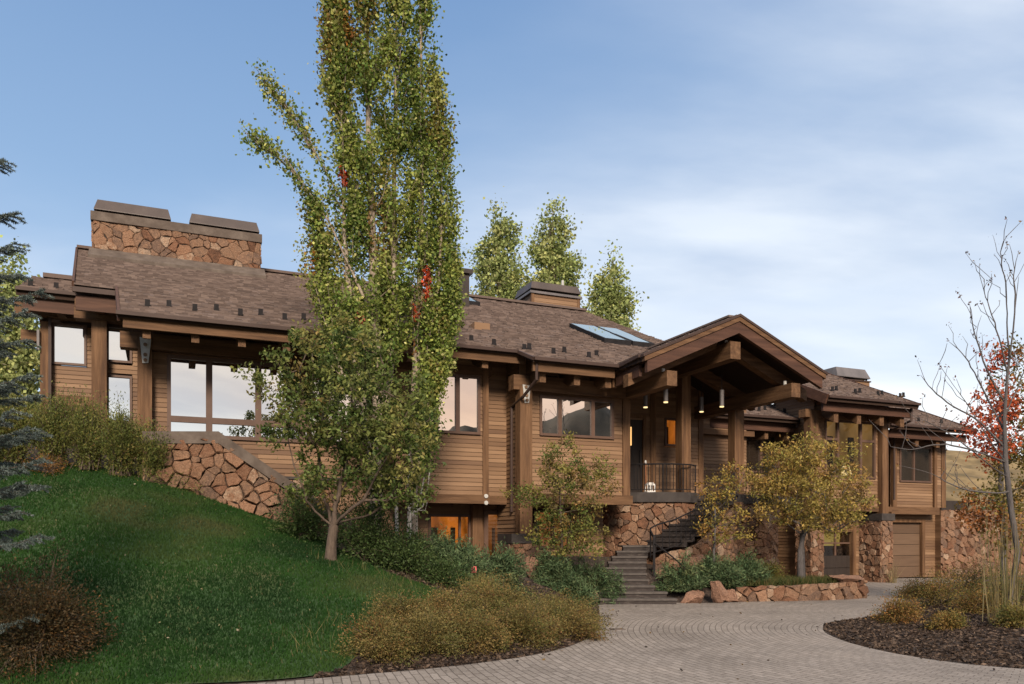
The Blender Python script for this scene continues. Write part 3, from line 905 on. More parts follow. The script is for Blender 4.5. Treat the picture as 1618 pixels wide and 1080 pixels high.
for py in (783.5, 794):
    c = Vector((hu(768, vY - .1), vY - .12, hz(768, py, vY - .1)))
    mb = MB(); mb.tube([c, c + Vector((0, .06, 0))], .06, 8)
    part(mb, 'bolt', M['galv'])
vR = 21.05
siding(uY1 - .05, 8.75, zfl1, 6.9, vR, (), 7)
beam_u(uY1, 8.75, vR + .05, zfl0, zfl1, .2)
# --- lower storey under the bay
vG = 21.75
lw = (hu(676, vG), hu(744, vG), .9, hz(710, 812, vG))
ld = (hu(764, vG), hu(798, vG), .5, hz(780, 806, vG))
siding(1.5, 8.9, .2, zfl1, vG, [lw, ld], 8)
window(*lw, vG, cols=(hu(726, vG),), fr=.08, pane='clear', room='amber')
window(*ld, vG, cols=(), fr=.13, pane='clear', room='amberdim')
post(hu(752, vG - .1), vG - .1, .3, zfl0, .30)
trim_z(hu(757, vG), hu(763.5, vG), vG, .3, zfl0)
trim_z(hu(798.5, vG), hu(803, vG), vG, .3, zfl0)
# --- box with the three-pane window (left of the entry)
vD = 20.2
uD0, uD1 = hu(814, vD), 12.22
wD = (hu(852, vD), hu(969, vD), hz(910, 691, vD), hz(910, 628.5, vD))
zd0, zd1 = hz(950, 797, vD), hz(950, 782, vD)
siding(uD0 + .1, uD1 - .1, zd1, 6.7, vD, [wD], 9)
window(*wD, vD, cols=(hu(884, vD), hu(936, vD)), fr=.07, vbar=.11)
siding(vD, vG, .3, 6.9, uD0 + .1, (), 10, axis='v', sgn=-1)
siding(vD, 22.6, zd1, 6.7, uD1 - .06, (), 12, axis='v', sgn=1)
post(hu(827.5, vD - .14), vD - .14, hz(828, 846, vD - .14), hz(828, 612, vD - .14), .36, .34)
trim_z(uD1 - .24, uD1, vD, zd0, 6.5, .07)
beam_u(uD0 + .3, uD1 + .05, vD + .02, zd0, zd1, .3)
zD2, zD3 = hz(900, 622, vD - .1) - .02, hz(900, 622, vD - .1) + .38
beam_u(hu(808, vD - .12), uD1 + .1, vD - .1, zD2, zD3, .36, label='heavy timber beam over the three-pane window')
plate(826, 838.5, 829, 836, 607, 636, vD - .33, [(831, 611), (832, 624.5), (832.5, 632)])
# under it: recessed lower window and pier
lw2 = (hu(842, vG), hu(900, vG), 1.35, zd0 - .12)
siding(uD0 + .1, uD1, .3, zd1, vG + .003, [lw2], 13)
window(*lw2, vG, cols=(hu(872, vG),), fr=.08, pane='clear', room='amberdim')
# --- entry porch: gabled roof on heavy beams
PU0, PU1, PC, PV = 11.16, 17.26, 14.2, 17.7
PZ0, PZ1 = 6.43, 7.78
psl = (PZ1 - PZ0) / (PC - PU0)
left = [(PU0, PV), (PU0, 19.13), (PC, 22.2), (PC, PV)]
right = [(PU1, PV), (PC, PV), (PC, 23.5), (PU1, 23.5)]
mb = MB()
shingle_plane(mb, left, (PU0, PV), (1, 0), PZ0, 31, slope=psl)
shingle_plane(mb, right, (PU1, PV), (-1, 0), PZ0, 32, slope=psl)
mb.bar((PC, PV + .3, PZ1 + .05), (PC, 22.3, PZ1 + .05), .24, .05)
part(mb, 'porch_roof', M['shingle'])
mb = MB()
deck(mb, [(PU0, PV + .1), (PU0, 21), (PC, 24), (PC, PV + .1)], (PU0, PV), (1, 0), PZ0, .12, .04, psl)
deck(mb, [(PC, PV + .1), (PC, 24), (PU1, 24), (PU1, PV + .1)], (PU1, PV), (-1, 0), PZ0, .12, .04, psl)
part(mb, 'porch_ceiling', M['soffit'])
def rake(u0, z0, u1, z1, v, top, hgt, t, mat, name):
    """board following the slope, its top `top` below the roof line"""
    mb = MB()
    mb.prism([(u0, v, z0 - top), (u1, v, z1 - top), (u1, v, z1 - top - hgt), (u0, v, z0 - top - hgt)], (0, t, 0))
    return part(mb, name, M[mat])
for (a, za) in ((PU0, PZ0), (PU1, PZ0)):
    s = 1 if a < PC else -1
    rake(a - s * .05, za - .02, PC, PZ1, PV - .06, -.03, .07, .16, 'gutter', 'roof_edge')
    rake(a, za, PC, PZ1, PV - .035, .04, .13, .13, 'wu', 'rake_trim')
    rake(a + s * .1, za + .1 * psl, PC, PZ1, PV, .17, .32, .12, 'fascia', 'rake_board')
    # heavy rafter set back behind the rake board
    rake(a - s * .02, za, PC - s * .16, PZ1 - .16 * psl, PV + .75, .36, .33, .26, 'wu', 'rafter')
    rake(a + s * .1, za + .1 * psl, PC - s * .16, PZ1 - .16 * psl, PV + 2.9, .36, .33, .26, 'wu', 'rafter')
beam_v(PV + .12, 23.9, PC - .03, 6.60, 7.08, .34, name='ridge_beam')
bl, br_ = 12.12, 16.32
beam_v(PV + .15, 22.4, bl, 5.72, 6.12, .32)
beam_v(PV + .15, 23.9, br_, 5.70, 6.10, .32)
for (u, z) in ((bl - .05, 6.17), (br_ - .1, 6.15), (PC - .06, 7.12)):      # small steel angles on the beam ends
    mb = MB(); mb.box(u - .06, u + .02, PV + .44, PV + .48, z - .06, z + .06)
    part(mb, 'steel_angle', M['galv'])
post(14.5, 20.75, 3.05, 6.75, .33, .33)
post(16.40, 20.6, 2.9, 5.71, .36, .34)
# left eave of the porch runs into the main eave
gutter([(PU0 + .02, 18.98, rz(19.0) + .01), (PU0 - .02, PV + .16, PZ0 + .01)])
fascia((PU0 + .14, 19.3, rz(19.0) - .33), (PU0 + .14, PV + .4, PZ0 - .33), .30, .09)
mb = MB(); mb.box(hu(967, 19.5), hu(974, 19.5), 19.45, 19.6, hz(970, 612, 19.5), hz(970, 590, 19.5))
part(mb, 'hanging_block', M['wz'])
for v in (18.75,):
    mb = MB(); mb.prism([(PU0 + .16, v - .1, 5.95), (PU0 + .16, v - .1, 6.3), (PU0 + 1.1, v - .1, 6.7), (PU0 + 1.1, v - .1, 6.2), (PU0 + .35, v - .1, 5.93)], (0, .2, 0))
    part(mb, 'rafter_tail', M['wu'])
# recessed entry wall with door and little amber window
vE = 22.5
ezf = 3.06
dw = (13.25, 14.12, ezf, hz(1000, 660, vE))
ww = (hu(1049.5, vE), hu(1071, vE), hz(1060, 705, vE), hz(1060, 660.5, vE))
siding(12.2, 16.45, ezf, 7.6, vE, [dw, ww], 15)
window(*ww, vE, fr=.07, pane='clear', room='amber', label='small amber lit window beside the front door')
mb = MB()
mb.box(dw[0], dw[1], vE + .02, vE + .08, ezf, dw[3])
d_ = part(mb, 'front_door', M['doordark'])
mb = MB(); mb.tube([(dw[1] - .12, vE - .03, ezf + .95), (dw[1] - .12, vE - .03, ezf + 1.5)], .018, 6)
mb.build('handle', M['iron'], d_)
mb = MB(); mb.box(dw[0] - .1, dw[0], vE - .05, vE + .02, ezf, dw[3]); mb.box(dw[1], dw[1] + .12, vE - .05, vE + .02, ezf, dw[3]); mb.box(dw[0] - .1, dw[1] + .12, vE - .055, vE + .02, dw[3], dw[3] + .12)
mb.build('door_frame', M['wz'], d_)
trim_z(16.33, 16.52, vE, ezf - .3, 7.0)
trim_z(14.40, 14.62, vE, ezf - .3, 7.0)
mb = MB(); mb.box(hu(993.5, 20.3), hu(997.5, 20.3), 20.28, 20.34, hz(995, 704, 20.4), hz(995, 675, 20.4))
part(mb, 'wall_lamp', M['sconce'], label='slim glowing wall lamp beside the front door')
# wall to the right of the entry, set a little back
vE2 = 23.3
siding(16.45, 19.0, 2.4, 7.2, vE2, (), 16)
siding(vE, vE2 + .05, 2.4, 7.2, 16.45, (), 17, axis='v', sgn=1)
mb = MB(); mb.box(16.5, 19.2, vE2 - .22, vE2 - .03, hz(1140, 688, vE2), hz(1140, 682, vE2) + .05); part(mb, 'beam', M['wu'])

# --- link with the low eave
vC = 24.1
wC = (hu(1168, vC), hu(1230, vC), hz(1205, 747, vC), hz(1205, 686, vC))
zc0, zc1 = hz(1200, 810, vC), hz(1200, 797, vC)
siding(18.4, 21.3, zc1, 6.3, vC, [wC], 18)
window(*wC, vC, cols=(hu(1201.5, vC),), fr=.07, vbar=.11, pane='glassdim')
beam_u(18.4, 21.3, vC + .02, zc0, zc1, .25)
CEV, CEZ = 23.0, hz(1225, 659, 23.0)
linkp = [(17.4, CEV), (21.6, CEV), (21.6, 28.5), (17.4, 28.5)]
mb = MB(); shingle_plane(mb, linkp, (0, CEV), (0, 1), CEZ, 41)
part(mb, 'roof', M['shingle'])
mb = MB(); deck(mb, linkp, (0, CEV), (0, 1), CEZ, .14); part(mb, 'soffit', M['soffit'])
gutter([(17.4, CEV - .04, CEZ), (21.1, CEV - .04, CEZ)])
fascia((17.4, CEV + .3, CEZ - .32), (21.2, CEV + .3, CEZ - .32), .30, .08)
for px in (1208, 1243):
    u = hu(px, CEV + .5)
    mb = MB(); mb.prism([(u - .08, CEV + .4, CEZ - .75), (u - .08, CEV + .4, CEZ - .4), (u - .08, vC, CEZ - .1), (u - .08, vC, CEZ - .7)], (.16, 0, 0))
    part(mb, 'rafter_tail', M['wv'])
beam_u(18.4, 21.2, vC - .05, hz(1200, 684, vC), hz(1200, 672, vC), .2)

# --- right wing
vW = 22.3
uW0, uW1 = 21.15, 24.78
WEV, WEZ = 21.1, 6.56
def wz(v): return WEZ + SL * (v - WEV)
wing = [(20.7, WEV), (25.0, WEV), (25.0, 28.5), (20.7, 28.5)]
mb = MB(); shingle_plane(mb, wing, (0, WEV), (0, 1), WEZ, 51); 
deck(mb, [(20.7, 28.5), (25.0, 28.5), (25.0, 36), (20.7, 36)], (0, 28.5), (0, -1), wz(28.5), .1)
part(mb, 'roof', M['shingle'])
mb = MB(); deck(mb, wing, (0, WEV), (0, 1), WEZ, .14); part(mb, 'soffit', M['soffit'])
gutter([(20.7, WEV - .04, WEZ), (25.05, WEV - .04, WEZ)])
fascia((20.72, WEV + .28, WEZ - .31), (24.95, WEV + .28, WEZ - .31), .32, .09)
fascia((20.66, WEV, WEZ - .1), (20.66, 25, wz(25) - .1), .34, .07)
fascia((25.02, WEV, WEZ - .07), (25.02, 28.5, wz(28.5) - .07), .22, .06)
zw0, zw1 = hz(1380, 808, vW), hz(1380, 800, vW)
wW = (hu(1302.5, vW), hu(1382, vW), hz(1342, 755, vW), hz(1342, 665, vW))
siding(uW0 + .1, uW1 - .1, zw1, 6.75, vW, [wW], 19)
ubar = hu(1359, vW)
zt = hz(1370, 697, vW)
window(*wW, vW, cols=(hu(1323, vW), ubar), rows=((ubar, wW[1] - .07, zt), (wW[0] + .07, hu(1323, vW), zt)), fr=.07, vbar=.09, pane='clear2', room='goldroom')
mb = MB(); c_ = Vector((hu(1337, vW + .3), vW + .3, hz(1337, 743, vW + .3)))
mb.tube([c_ + Vector((0, 0, d)) for d in (-.22, -.16, .16, .2)], [.05, .20, .12, .04], 10)
part(mb, 'table_lamp', M['lampglow'])
siding(vW, 24.3, zw1, 6.9, uW0 + .1, (), 20, axis='v', sgn=-1)
post(hu(1281.5, vW - .1), vW - .1, zw1 - .3, 6.25, .36, .34)
post(hu(1394, vW - .1), vW - .1, hz(1394, 812, vW), 6.2, .30, .3)
beam_u(uW0 - .2, uW1 + .2, vW + .05, zw0, zw1, .25)
beam_u(hu(1268, vW - .1), hu(1407, vW - .1), vW - .08, hz(1340, 665, vW - .1) + .02, hz(1340, 665, vW - .1) + .30, .34)
for px in (1316, 1352, 1388, 1420):
    u = hu(px, WEV + .5)
    mb = MB(); mb.prism([(u - .10, WEV + .35, WEZ - .82), (u - .10, WEV + .35, WEZ - .42), (u - .10, vW + .3, wz(vW + .3) - .3), (u - .10, vW + .3, wz(vW + .3) - .85)], (.2, 0, 0))
    part(mb, 'rafter_tail', M['wv'])
# lower storey of the wing: garages and siding
vL = 23.0
gA = (hu(1300, vL), hu(1346, vL), .05, hz(1320, 838, vL))
siding(uW0, uW1 + .1, 0, zw0, vL, [gA], 22)
def garage_door(u0, u1, z0, z1, v, n=4, label=None, lit=False):
    mb = MB()
    h = (z1 - z0) / n
    k0 = 0
    for k in range(n):
        if lit and k >= n - 2: continue
        mb.box(u0, u1, v + .10, v + .15, z0 + k * h + .008, z0 + (k + 1) * h - .008)
    o = part(mb, 'garage_door', M['garage' if not lit else 'doordark'], label=label)
    fm = MB()
    fm.box(u0 - .16, u0, v - .05, v + .14, z0, z1 + .1); fm.box(u1, u1 + .16, v - .05, v + .14, z0, z1 + .1)
    fm.box(u0 - .16, u1 + .16, v - .055, v + .14, z1, z1 + .14)
    fm.build('door_frame', M['wz'], o)
    mb = MB(); mb.box(u0, u1, v + .151, v + .19, z0, z1)
    mb.build('door_backing', M['doordark'], o) if not lit else None
    if lit:
        zz0, zz1 = z0 + (n - 2) * h, z1
        um = (u0 + u1) / 2
        fr = MB(); fr.box(u0, u1, v + .10, v + .14, zz1 - .08, zz1); fr.box(um - .04, um + .04, v + .097, v + .14, zz0, zz1 - .08); fr.box(u0, u1, v + .094, v + .14, (zz0 + zz1) / 2 - .03, (zz0 + zz1) / 2 + .03)
        fr.build('window_frame', M['trim'], o)
        g = MB(); g.add([(u0, v + .125, zz0), (u1, v + .125, zz0), (u1, v + .125, zz1), (u0, v + .125, zz1)], [(0, 1, 2, 3)])
        g.build('pane', M['clear'], o)
        r = MB(); r.add([(u0, v + 1.0, z0), (u1 + 2.5, v + 1.0, z0), (u1 + 2.5, v + 1.0, z1), (u0, v + 1.0, z1)], [(0, 1, 2, 3)])
        r.build('lit_room', M['yellowlit'], o)
        r = MB(); r.box(u0 + .5, u1 + 1.2, v + .6, v + .95, z0, zz0 + (zz1 - zz0) * .22)
        r.box(u0 + .8, u1 + .8, v + .65, v + .9, zz0 + (zz1 - zz0) * .22, zz0 + (zz1 - zz0) * .38)
        r.build('stored_car', M['iron'], o)
    return o
garage_door(*gA, vL, 4, 'garage door with lit yellow glass in its upper half', True)
# link garage
vL2 = 24.35
gB = (hu(1170, vL2), hu(1222, vL2), .05, hz(1205, 823, vL2))
siding(17.6, uW0 + .3, 0, zc0, vL2, [gB], 23)
garage_door(*gB, vL2, 4, 'brown panelled garage door left of the yellow tree')
siding(vL, vL2 + .1, 0, zc0, uW0, (), 24, axis='v', sgn=-1)

# --- far right bay
vK = 24.0
uK0, uK1 = 26.85, 29.75
KEV, KEZ = 22.9, hz(1450, 673, 22.9)
def kz(v): return KEZ + SL * (v - KEV)
kp = [(25.3, KEV), (30.45, KEV), (30.35, 28), (25.3, 28)]
mb = MB(); shingle_plane(mb, kp, (0, KEV), (0, 1), KEZ, 61); deck(mb, [(25.3, 28), (30.35, 28), (30.35, 33), (25.3, 33)], (0, 28), (0, -1), kz(28), .1)
part(mb, 'roof', M['shingle'])
mb = MB(); deck(mb, kp, (0, KEV), (0, 1), KEZ, .14); part(mb, 'soffit', M['soffit'])
gutter([(25.6, KEV - .04, KEZ), (30.45, KEV - .04, KEZ)])
fascia((25.4, KEV + .3, KEZ - .32), (30.2, KEV + .3, KEZ - .32), .30, .08)
fascia((30.46, KEV, KEZ - .08), (30.36, 28, kz(28) - .08), .26, .07)
zk0, zk1 = hz(1440, 812.5, vK), hz(1440, 801, vK)
wK = (hu(1420.5, vK), hu(1471, vK), hz(1445, 762, vK), hz(1445, 705.5, vK))
siding(uK0, uK1, zk1, 6.6, vK, [wK], 25)
window(*wK, vK, cols=(hu(1443, vK), ), fr=.07, vbar=.08, pane='glassdim')
beam_u(uK0 - .1, hu(1479, vK), vK - .02, zk0, zk1, .3)
post(hu(1410, vK), vK - .04, zk1, 6.4, .20)
post(hu(1475, vK), vK - .04, zk1, 6.4, .16)
post(hu(1487, vK + .1), vK + .1, zk1, 6.6, .26)
beam_u(uK0 - .1, uK1 + .1, vK - .04, hz(1445, 703, vK), hz(1445, 692, vK), .2)
siding(vK, 28.5, 0, 6.35, uK1, (), 26, axis='v', sgn=1)
siding(24.5, 27.2, zk1, 6.6, 24.8, (), 27)
mb = MB(); mb.box(24.6, 24.75, 22.45, 24.8, 0, 6.95); part(mb, 'wall_return', M['siding'])
for px in (1445, 1478):
    u = hu(px, KEV + .5)
    mb = MB(); mb.prism([(u - .09, KEV + .38, KEZ - .75), (u - .09, KEV + .38, KEZ - .4), (u - .09, vK + .1, kz(vK) - .3), (u - .09, vK + .1, kz(vK) - .8)], (.18, 0, 0))
    part(mb, 'rafter_tail', M['wv'])
vL3 = 24.3
gC = (hu(1396, vL3), hu(1456, vL3), 0.0, hz(1430, 825, vL3))
siding(25.0, hu(1481, vL3), 0, zk0, vL3, [gC], 28)
garage_door(*gC, vL3, 5, 'brown panelled garage door between stone pier and stone retaining wall')
# back volume of the right part
mb = MB(); mb.box(16.6, 30.2, 30.0, 30.2, 0, 7.0); part(mb, 'wall', M['siding'])

# --- stone pieces -------------------------------------------------------------
def clip_half(poly, px, py, nx, ny):
    out = []
    n = len(poly)
    for i in range(n):
        a, b = poly[i], poly[(i + 1) % n]
        da, db = (a[0] - px) * nx + (a[1] - py) * ny, (b[0] - px) * nx + (b[1] - py) * ny
        if da <= 0: out.append(a)
        if (da < 0) != (db < 0) and abs(da - db) > 1e-12:
            t = da / (da - db)
            out.append((a[0] + (b[0] - a[0]) * t, a[1] + (b[1] - a[1]) * t))
    return out
def stones(mb, dom, fn, cell, seed, asp=1.35, rel=0.06, joint=0.007):
    """irregular fieldstones filling the convex 2-D domain; fn(a, b, d) -> 3-D with d = relief outwards"""
    rg = random.Random(seed)
    a0, a1 = min(p[0] for p in dom), max(p[0] for p in dom)
    b0, b1 = min(p[1] for p in dom), max(p[1] for p in dom)
    ca, cb = cell * asp, cell
    na, nb = int((a1 - a0) / ca) + 3, int((b1 - b0) / cb) + 3
    S = {}
    for i in range(-1, na):
        for j in range(-1, nb):
            if rg.random() < 0.12: continue
            S[(i, j)] = (a0 + (i + .5 + rg.uniform(-.48, .48)) * ca, b0 + (j + .5 + rg.uniform(-.46, .46)) * cb)
    W = {k: rg.uniform(-1, 1) * (cell * .52) ** 2 for k in S}
    # clockwise or not: make the domain counter-clockwise
    ar = sum(dom[i][0] * dom[(i + 1) % len(dom)][1] - dom[(i + 1) % len(dom)][0] * dom[i][1] for i in range(len(dom)))
    dom = list(dom) if ar > 0 else list(reversed(dom))
    for (i, j), s in S.items():
        poly = [(s[0] - 3 * ca, s[1] - 3 * cb), (s[0] + 3 * ca, s[1] - 3 * cb), (s[0] + 3 * ca, s[1] + 3 * cb), (s[0] - 3 * ca, s[1] + 3 * cb)]
        for di in range(-3, 4):
            for dj in range(-3, 4):
                o = S.get((i + di, j + dj))
                if o is None or o is s: continue
                nx, ny = o[0] - s[0], o[1] - s[1]
                tt = .5 + (W[(i, j)] - W[(i + di, j + dj)]) / (2 * max(nx * nx + ny * ny, 1e-6))
                poly = clip_half(poly, s[0] + nx * tt, s[1] + ny * tt, nx, ny)
                if len(poly) < 3: break
            if len(poly) < 3: break
        for k in range(len(dom)):
            if len(poly) < 3: break
            p, q = dom[k], dom[(k + 1) % len(dom)]
            poly = clip_half(poly, p[0], p[1], q[1] - p[1], -(q[0] - p[0]))
        if len(poly) < 3: continue
        cx, cy = sum(p[0] for p in poly) / len(poly), sum(p[1] for p in poly) / len(poly)
        r = max(math.hypot(p[0] - cx, p[1] - cy) for p in poly)
        if r < joint * 2.5: continue
        # subdivide edges and jitter so that the outline is not straight
        ring = []
        for k in range(len(poly)):
            p, q = poly[k], poly[(k + 1) % len(poly)]
            L = math.hypot(q[0] - p[0], q[1] - p[1])
            ring.append(p)
            if L > cell * .25:
                for ft in ((.5,) if L < cell * .6 else (.3, .68)): ring.append((p[0] + (q[0] - p[0]) * ft + rg.uniform(-.09, .09) * L, p[1] + (q[1] - p[1]) * ft + rg.uniform(-.09, .09) * L))
        f1, f2 = max(1 - joint / r * 1.3, .5), max(1 - joint / r * 1.3 - rg.uniform(.10, .2), .3)
        d = rg.uniform(.35, 1.0) * rel
        ta, tb = rg.uniform(-.6, .6), rg.uniform(-.6, .6)
        n = len(ring)
        vs = [fn(cx + (p[0] - cx) * f1, cy + (p[1] - cy) * f1, -.03) for p in ring]
        vs += [fn(cx + (p[0] - cx) * f1, cy + (p[1] - cy) * f1, d * .45) for p in ring]
        vs += [fn(cx + (p[0] - cx) * f2, cy + (p[1] - cy) * f2, d * (1 + ta * (p[0] - cx) / r + tb * (p[1] - cy) / r)) for p in ring]
        fs = [tuple(range(2 * n, 3 * n))]
        for lv in (0, 1):
            fs += [(lv * n + k, lv * n + (k + 1) % n, (lv + 1) * n + (k + 1) % n, (lv + 1) * n + k) for k in range(n)]
        mb.add(vs, fs, 0)
def stone_box(mb, u0, u1, v0, v1, z0, z1, cell, seed, faces='fl'):
    """stone clad block in the house frame; faces f(ront) l(eft) r(ight) t(op)"""
    mb.box(u0, u1, v0, v1, z0, z1, 1)
    if 'f' in faces: stones(mb, [(u0, z0), (u1, z0), (u1, z1), (u0, z1)], lambda a, b, d: (a, v0 - d, b), cell, seed)
    if 'l' in faces: stones(mb, [(v0, z0), (v1, z0), (v1, z1), (v0, z1)], lambda a, b, d: (u0 - d, a, b), cell, seed + 1)
    if 'r' in faces: stones(mb, [(v0, z0), (v1, z0), (v1, z1), (v0, z1)], lambda a, b, d: (u1 + d, a, b), cell, seed + 2)
    if 't' in faces: stones(mb, [(u0, v0), (u1, v0), (u1, v1), (u0, v1)], lambda a, b, d: (a, b, z1 + d), cell, seed + 3)
SM = [M['stone'], M['mortar']]
# big left chimney
vH = 29.15
cu0, cu1 = hu(147, vH), hu(410.5, vH)
czb, czc, czt = 9.6, hz(146, 347.6, vH), hz(146, 333.5, vH)
mb = MB(); stone_box(mb, cu0, cu1, vH, vH + 1.5, czb, czc, .24, 101, 'flr')
ch = part(mb, 'chimney', SM, label='wide stone chimney with two metal caps')
mb = MB(); mb.box(cu0 - .07, cu1 + .07, vH - .08, vH + 1.6, czc, czt)
mb.build('coping', M['concrete'], ch)
def hip_cap(u0, u1, v0, v1, z0, z1, ins, insv, parent, gap=.12, mat='capmetal', legs=5):
    lm = MB()
    for k in range(legs):
        u = u0 + .12 + (u1 - u0 - .24) * k / (legs - 1)
        for v in (v0 + .1, v1 - .14): lm.box(u - .03, u + .03, v, v + .05, z0, z0 + gap + .03)
    lm.box(u0 + .35, u1 - .35, (v0 + v1) / 2 - .2, (v0 + v1) / 2 + .2, z0, z0 + gap + .02)
    lm.build('cap_leg', M['iron'], parent)
    c = MB()
    z0 += gap
    vs = [(u0, v0, z0), (u1, v0, z0), (u1, v1, z0), (u0, v1, z0), (u0 + ins, v0 + insv, z1), (u1 - ins, v0 + insv, z1), (u1 - ins, v1 - insv, z1), (u0 + ins, v1 - insv, z1)]
    c.add(vs, [(3, 2, 1, 0), (4, 5, 6, 7), (0, 1, 5, 4), (1, 2, 6, 5), (2, 3, 7, 6), (3, 0, 4, 7)])
    c.add([(u0, v0, z0 - .025), (u1, v0, z0 - .025), (u1, v1, z0 - .025), (u0, v1, z0 - .025), (u0, v0, z0 + .001), (u1, v0, z0 + .001), (u1, v1, z0 + .001), (u0, v1, z0 + .001)], [(0, 1, 5, 4), (1, 2, 6, 5), (2, 3, 7, 6), (3, 0, 4, 7)])
    return c.build('chimney_cap', M[mat], parent)
hip_cap(hu(148, vH), hu(270, vH), vH, vH + 1.4, czt, hz(153, 312.5, vH + .15), .09, .25, ch)
hip_cap(hu(299, vH), hu(410, vH), vH, vH + 1.4, czt, hz(303, 335, vH + .15), .08, .25, ch)
mb = MB()
zc_ = rz(vH)
mb.prism([(cu0 - .1, vH - .62, rz(vH - .62) + .02), (cu0 - .1, vH - .62, rz(vH - .62) + .12), (cu0 - .1, vH - .02, zc_ + .26), (cu0 - .1, vH - .02, zc_ - .1)], (cu1 - cu0 + .25, 0, 0))
mb.build('flashing', M['concrete'], ch)
# timber chimney on the ridge
vT = 30.9
tu0, tu1 = hu(840, vT), hu(915, vT)
tzc = hz(842, 463, vT)
mb = MB()
z = 10.8
while z < tzc - .05:
    e = min(.16, tzc - z)
    mb.box(tu0 + .01, tu1 - .01, vT - .02 + .0, vT + 1.7, z, z + e - .012)
    z += e
mb.box(tu0 + .03, tu1 - .03, vT + .02, vT + 1.68, 10.8, tzc)
tch = part(mb, 'chimney', M['siding'], label='timber clad chimney on the main ridge')
mb = MB(); mb.box(tu0 - .03, tu0 + .1, vT - .05, vT + .1, 10.8, tzc); mb.box(tu1 - .1, tu1 + .03, vT - .05, vT + .1, 10.8, tzc)
mb.build('corner_board', M['wz'], tch)
mb = MB(); mb.box(tu0 - .1, tu1 + .1, vT - .1, vT + 1.8, tzc, tzc + .1); mb.build('coping', M['greymetal'], tch)
hip_cap(tu0 - .04, tu1 + .06, vT - .05, vT + 1.75, tzc + .1, hz(842, 444, vT + .1), .08, .12, tch, .14)
mb = MB(); mb.tube([(hu(889, vT + .6), vT + .6, hz(889, 452, vT + .6)), (hu(889, vT + .6), vT + .6, hz(889, 443, vT + .6))], .06, 8)
mb.build('flue', M['galv'], tch)
# dark flue box half behind the poplar
vP = 27.5
pu0, pu1 = hu(724, vP), hu(744, vP)
mb = MB(); mb.box(pu0, pu1 - .06, vP, vP + .5, rz(vP) - .2, hz(735, 432, vP))
pch = part(mb, 'chimney', M['doordark'], label='slim dark flue box behind the poplar')
mb = MB(); mb.box(pu0 - .1, pu1 + .05, vP - .1, vP + .6, hz(735, 432, vP), hz(735, 425, vP)); mb.build('chimney_cap', M['doordark'], pch)
# right chimney
vQ = 27.0
qu0, qu1, qzb = hu(1323, vQ), hu(1374, vQ), hz(1345, 601, vQ)
mb = MB(); mb.box(qu0, qu1, vQ, vQ + 1.6, 6.5, qzb)
qch = part(mb, 'chimney', M['siding'], label='low chimney on the right wing')
mb = MB(); mb.box(qu0 - .05, qu1 + .05, vQ - .05, vQ + 1.65, qzb, qzb + .05); mb.build('coping', M['gutter'], qch)
hip_cap(qu0 - .05, qu1, vQ - .05, vQ + 1.6, qzb + .05, hz(1345, 580, vQ), .12, .2, qch, .12, 'greymetal', 3)
# skylights and vents
def roof_px(px, py):
    t = (px - CX) / F
    k = CU - SU * t
    # z - CAMH = (HY-py)/F * v / k ; z = EZ + SL (v - EV)
    v = (EZ - SL * EV - CAMH) / ((HY - py) / F / k - SL)
    return (v * (CU * t + SU) / k, v)
def skylight(corners, name='skylight'):
    p = [roof_px(*c) for c in corners]
    u0, u1 = min(q[0] for q in p), max(q[0] for q in p)
    v0, v1 = min(q[1] for q in p), max(q[1] for q in p)
    mb = MB()
    for a, b, c, d in ((u0, u1, v0, v0 + .09), (u0, u1, v1 - .09, v1), (u0, u0 + .09, v0, v1), (u1 - .09, u1, v0, v1)):
        vs = [(x, y, rz(y) + dz) for dz in (0, .16) for (x, y) in ((a, c), (b, c), (b, d), (a, d))]
        mb.add(vs, [(0, 3, 2, 1), (4, 5, 6, 7), (0, 1, 5, 4), (1, 2, 6, 5), (2, 3, 7, 6), (3, 0, 4, 7)])
    o = part(mb, name, M['iron'])
    g = MB(); g.add([(u0 + .04, v0 + .04, rz(v0) + .15), (u1 - .04, v0 + .04, rz(v0) + .15), (u1 - .04, v1 - .04, rz(v1) + .13), (u0 + .04, v1 - .04, rz(v1) + .13)], [(0, 1, 2, 3)])
    g.build('pane', M['glass'], o)
sa, sb = roof_px(955, 542), roof_px(910, 519)
print('skylight', sa, sb, roof_px(1040, 546), roof_px(985, 526))
def skylight_uv(u0, u1, v0, v1):
    mb = MB()
    for a, b, c, d in ((u0, u1, v0, v0 + .09), (u0, u1, v1 - .09, v1), (u0, u0 + .09, v0 + .09, v1 - .09), (u1 - .09, u1, v0 + .09, v1 - .09)):
        vs = [(x, y, rz(y) + dz) for dz in (0, .17) for (x, y) in ((a, c), (b, c), (b, d), (a, d))]
        mb.add(vs, [(0, 3, 2, 1), (4, 5, 6, 7), (0, 1, 5, 4), (1, 2, 6, 5), (2, 3, 7, 6), (3, 0, 4, 7)])
    o = part(mb, 'skylight', M['iron'])
    g = MB(); g.add([(u0 + .05, v0 + .05, rz(v0) + .18), (u1 - .05, v0 + .05, rz(v0) + .18), (u1 - .05, v1 - .05, rz(v1) + .16), (u0 + .05, v1 - .05, rz(v1) + .16)], [(0, 1, 2, 3)])
    g.build('pane', M['skyglass'], o)
um = roof_px(997, 546)[0]
skylight_uv(sa[0] + .0, um - .03, sa[1], sb[1])
skylight_uv(um + .03, 2 * um - sa[0] - .15, sa[1], sb[1])
p = roof_px(741, 482)
skylight_uv(p[0] - .5, p[0] + .45, p[1], p[1] + 1.3)
p = roof_px(762, 522)
mb = MB(); mb.box(p[0] - .25, p[0] + .25, p[1], p[1] + .55, rz(p[1]) - .1, rz(p[1]) + .24)
part(mb, 'roof_vent', M['siding'])
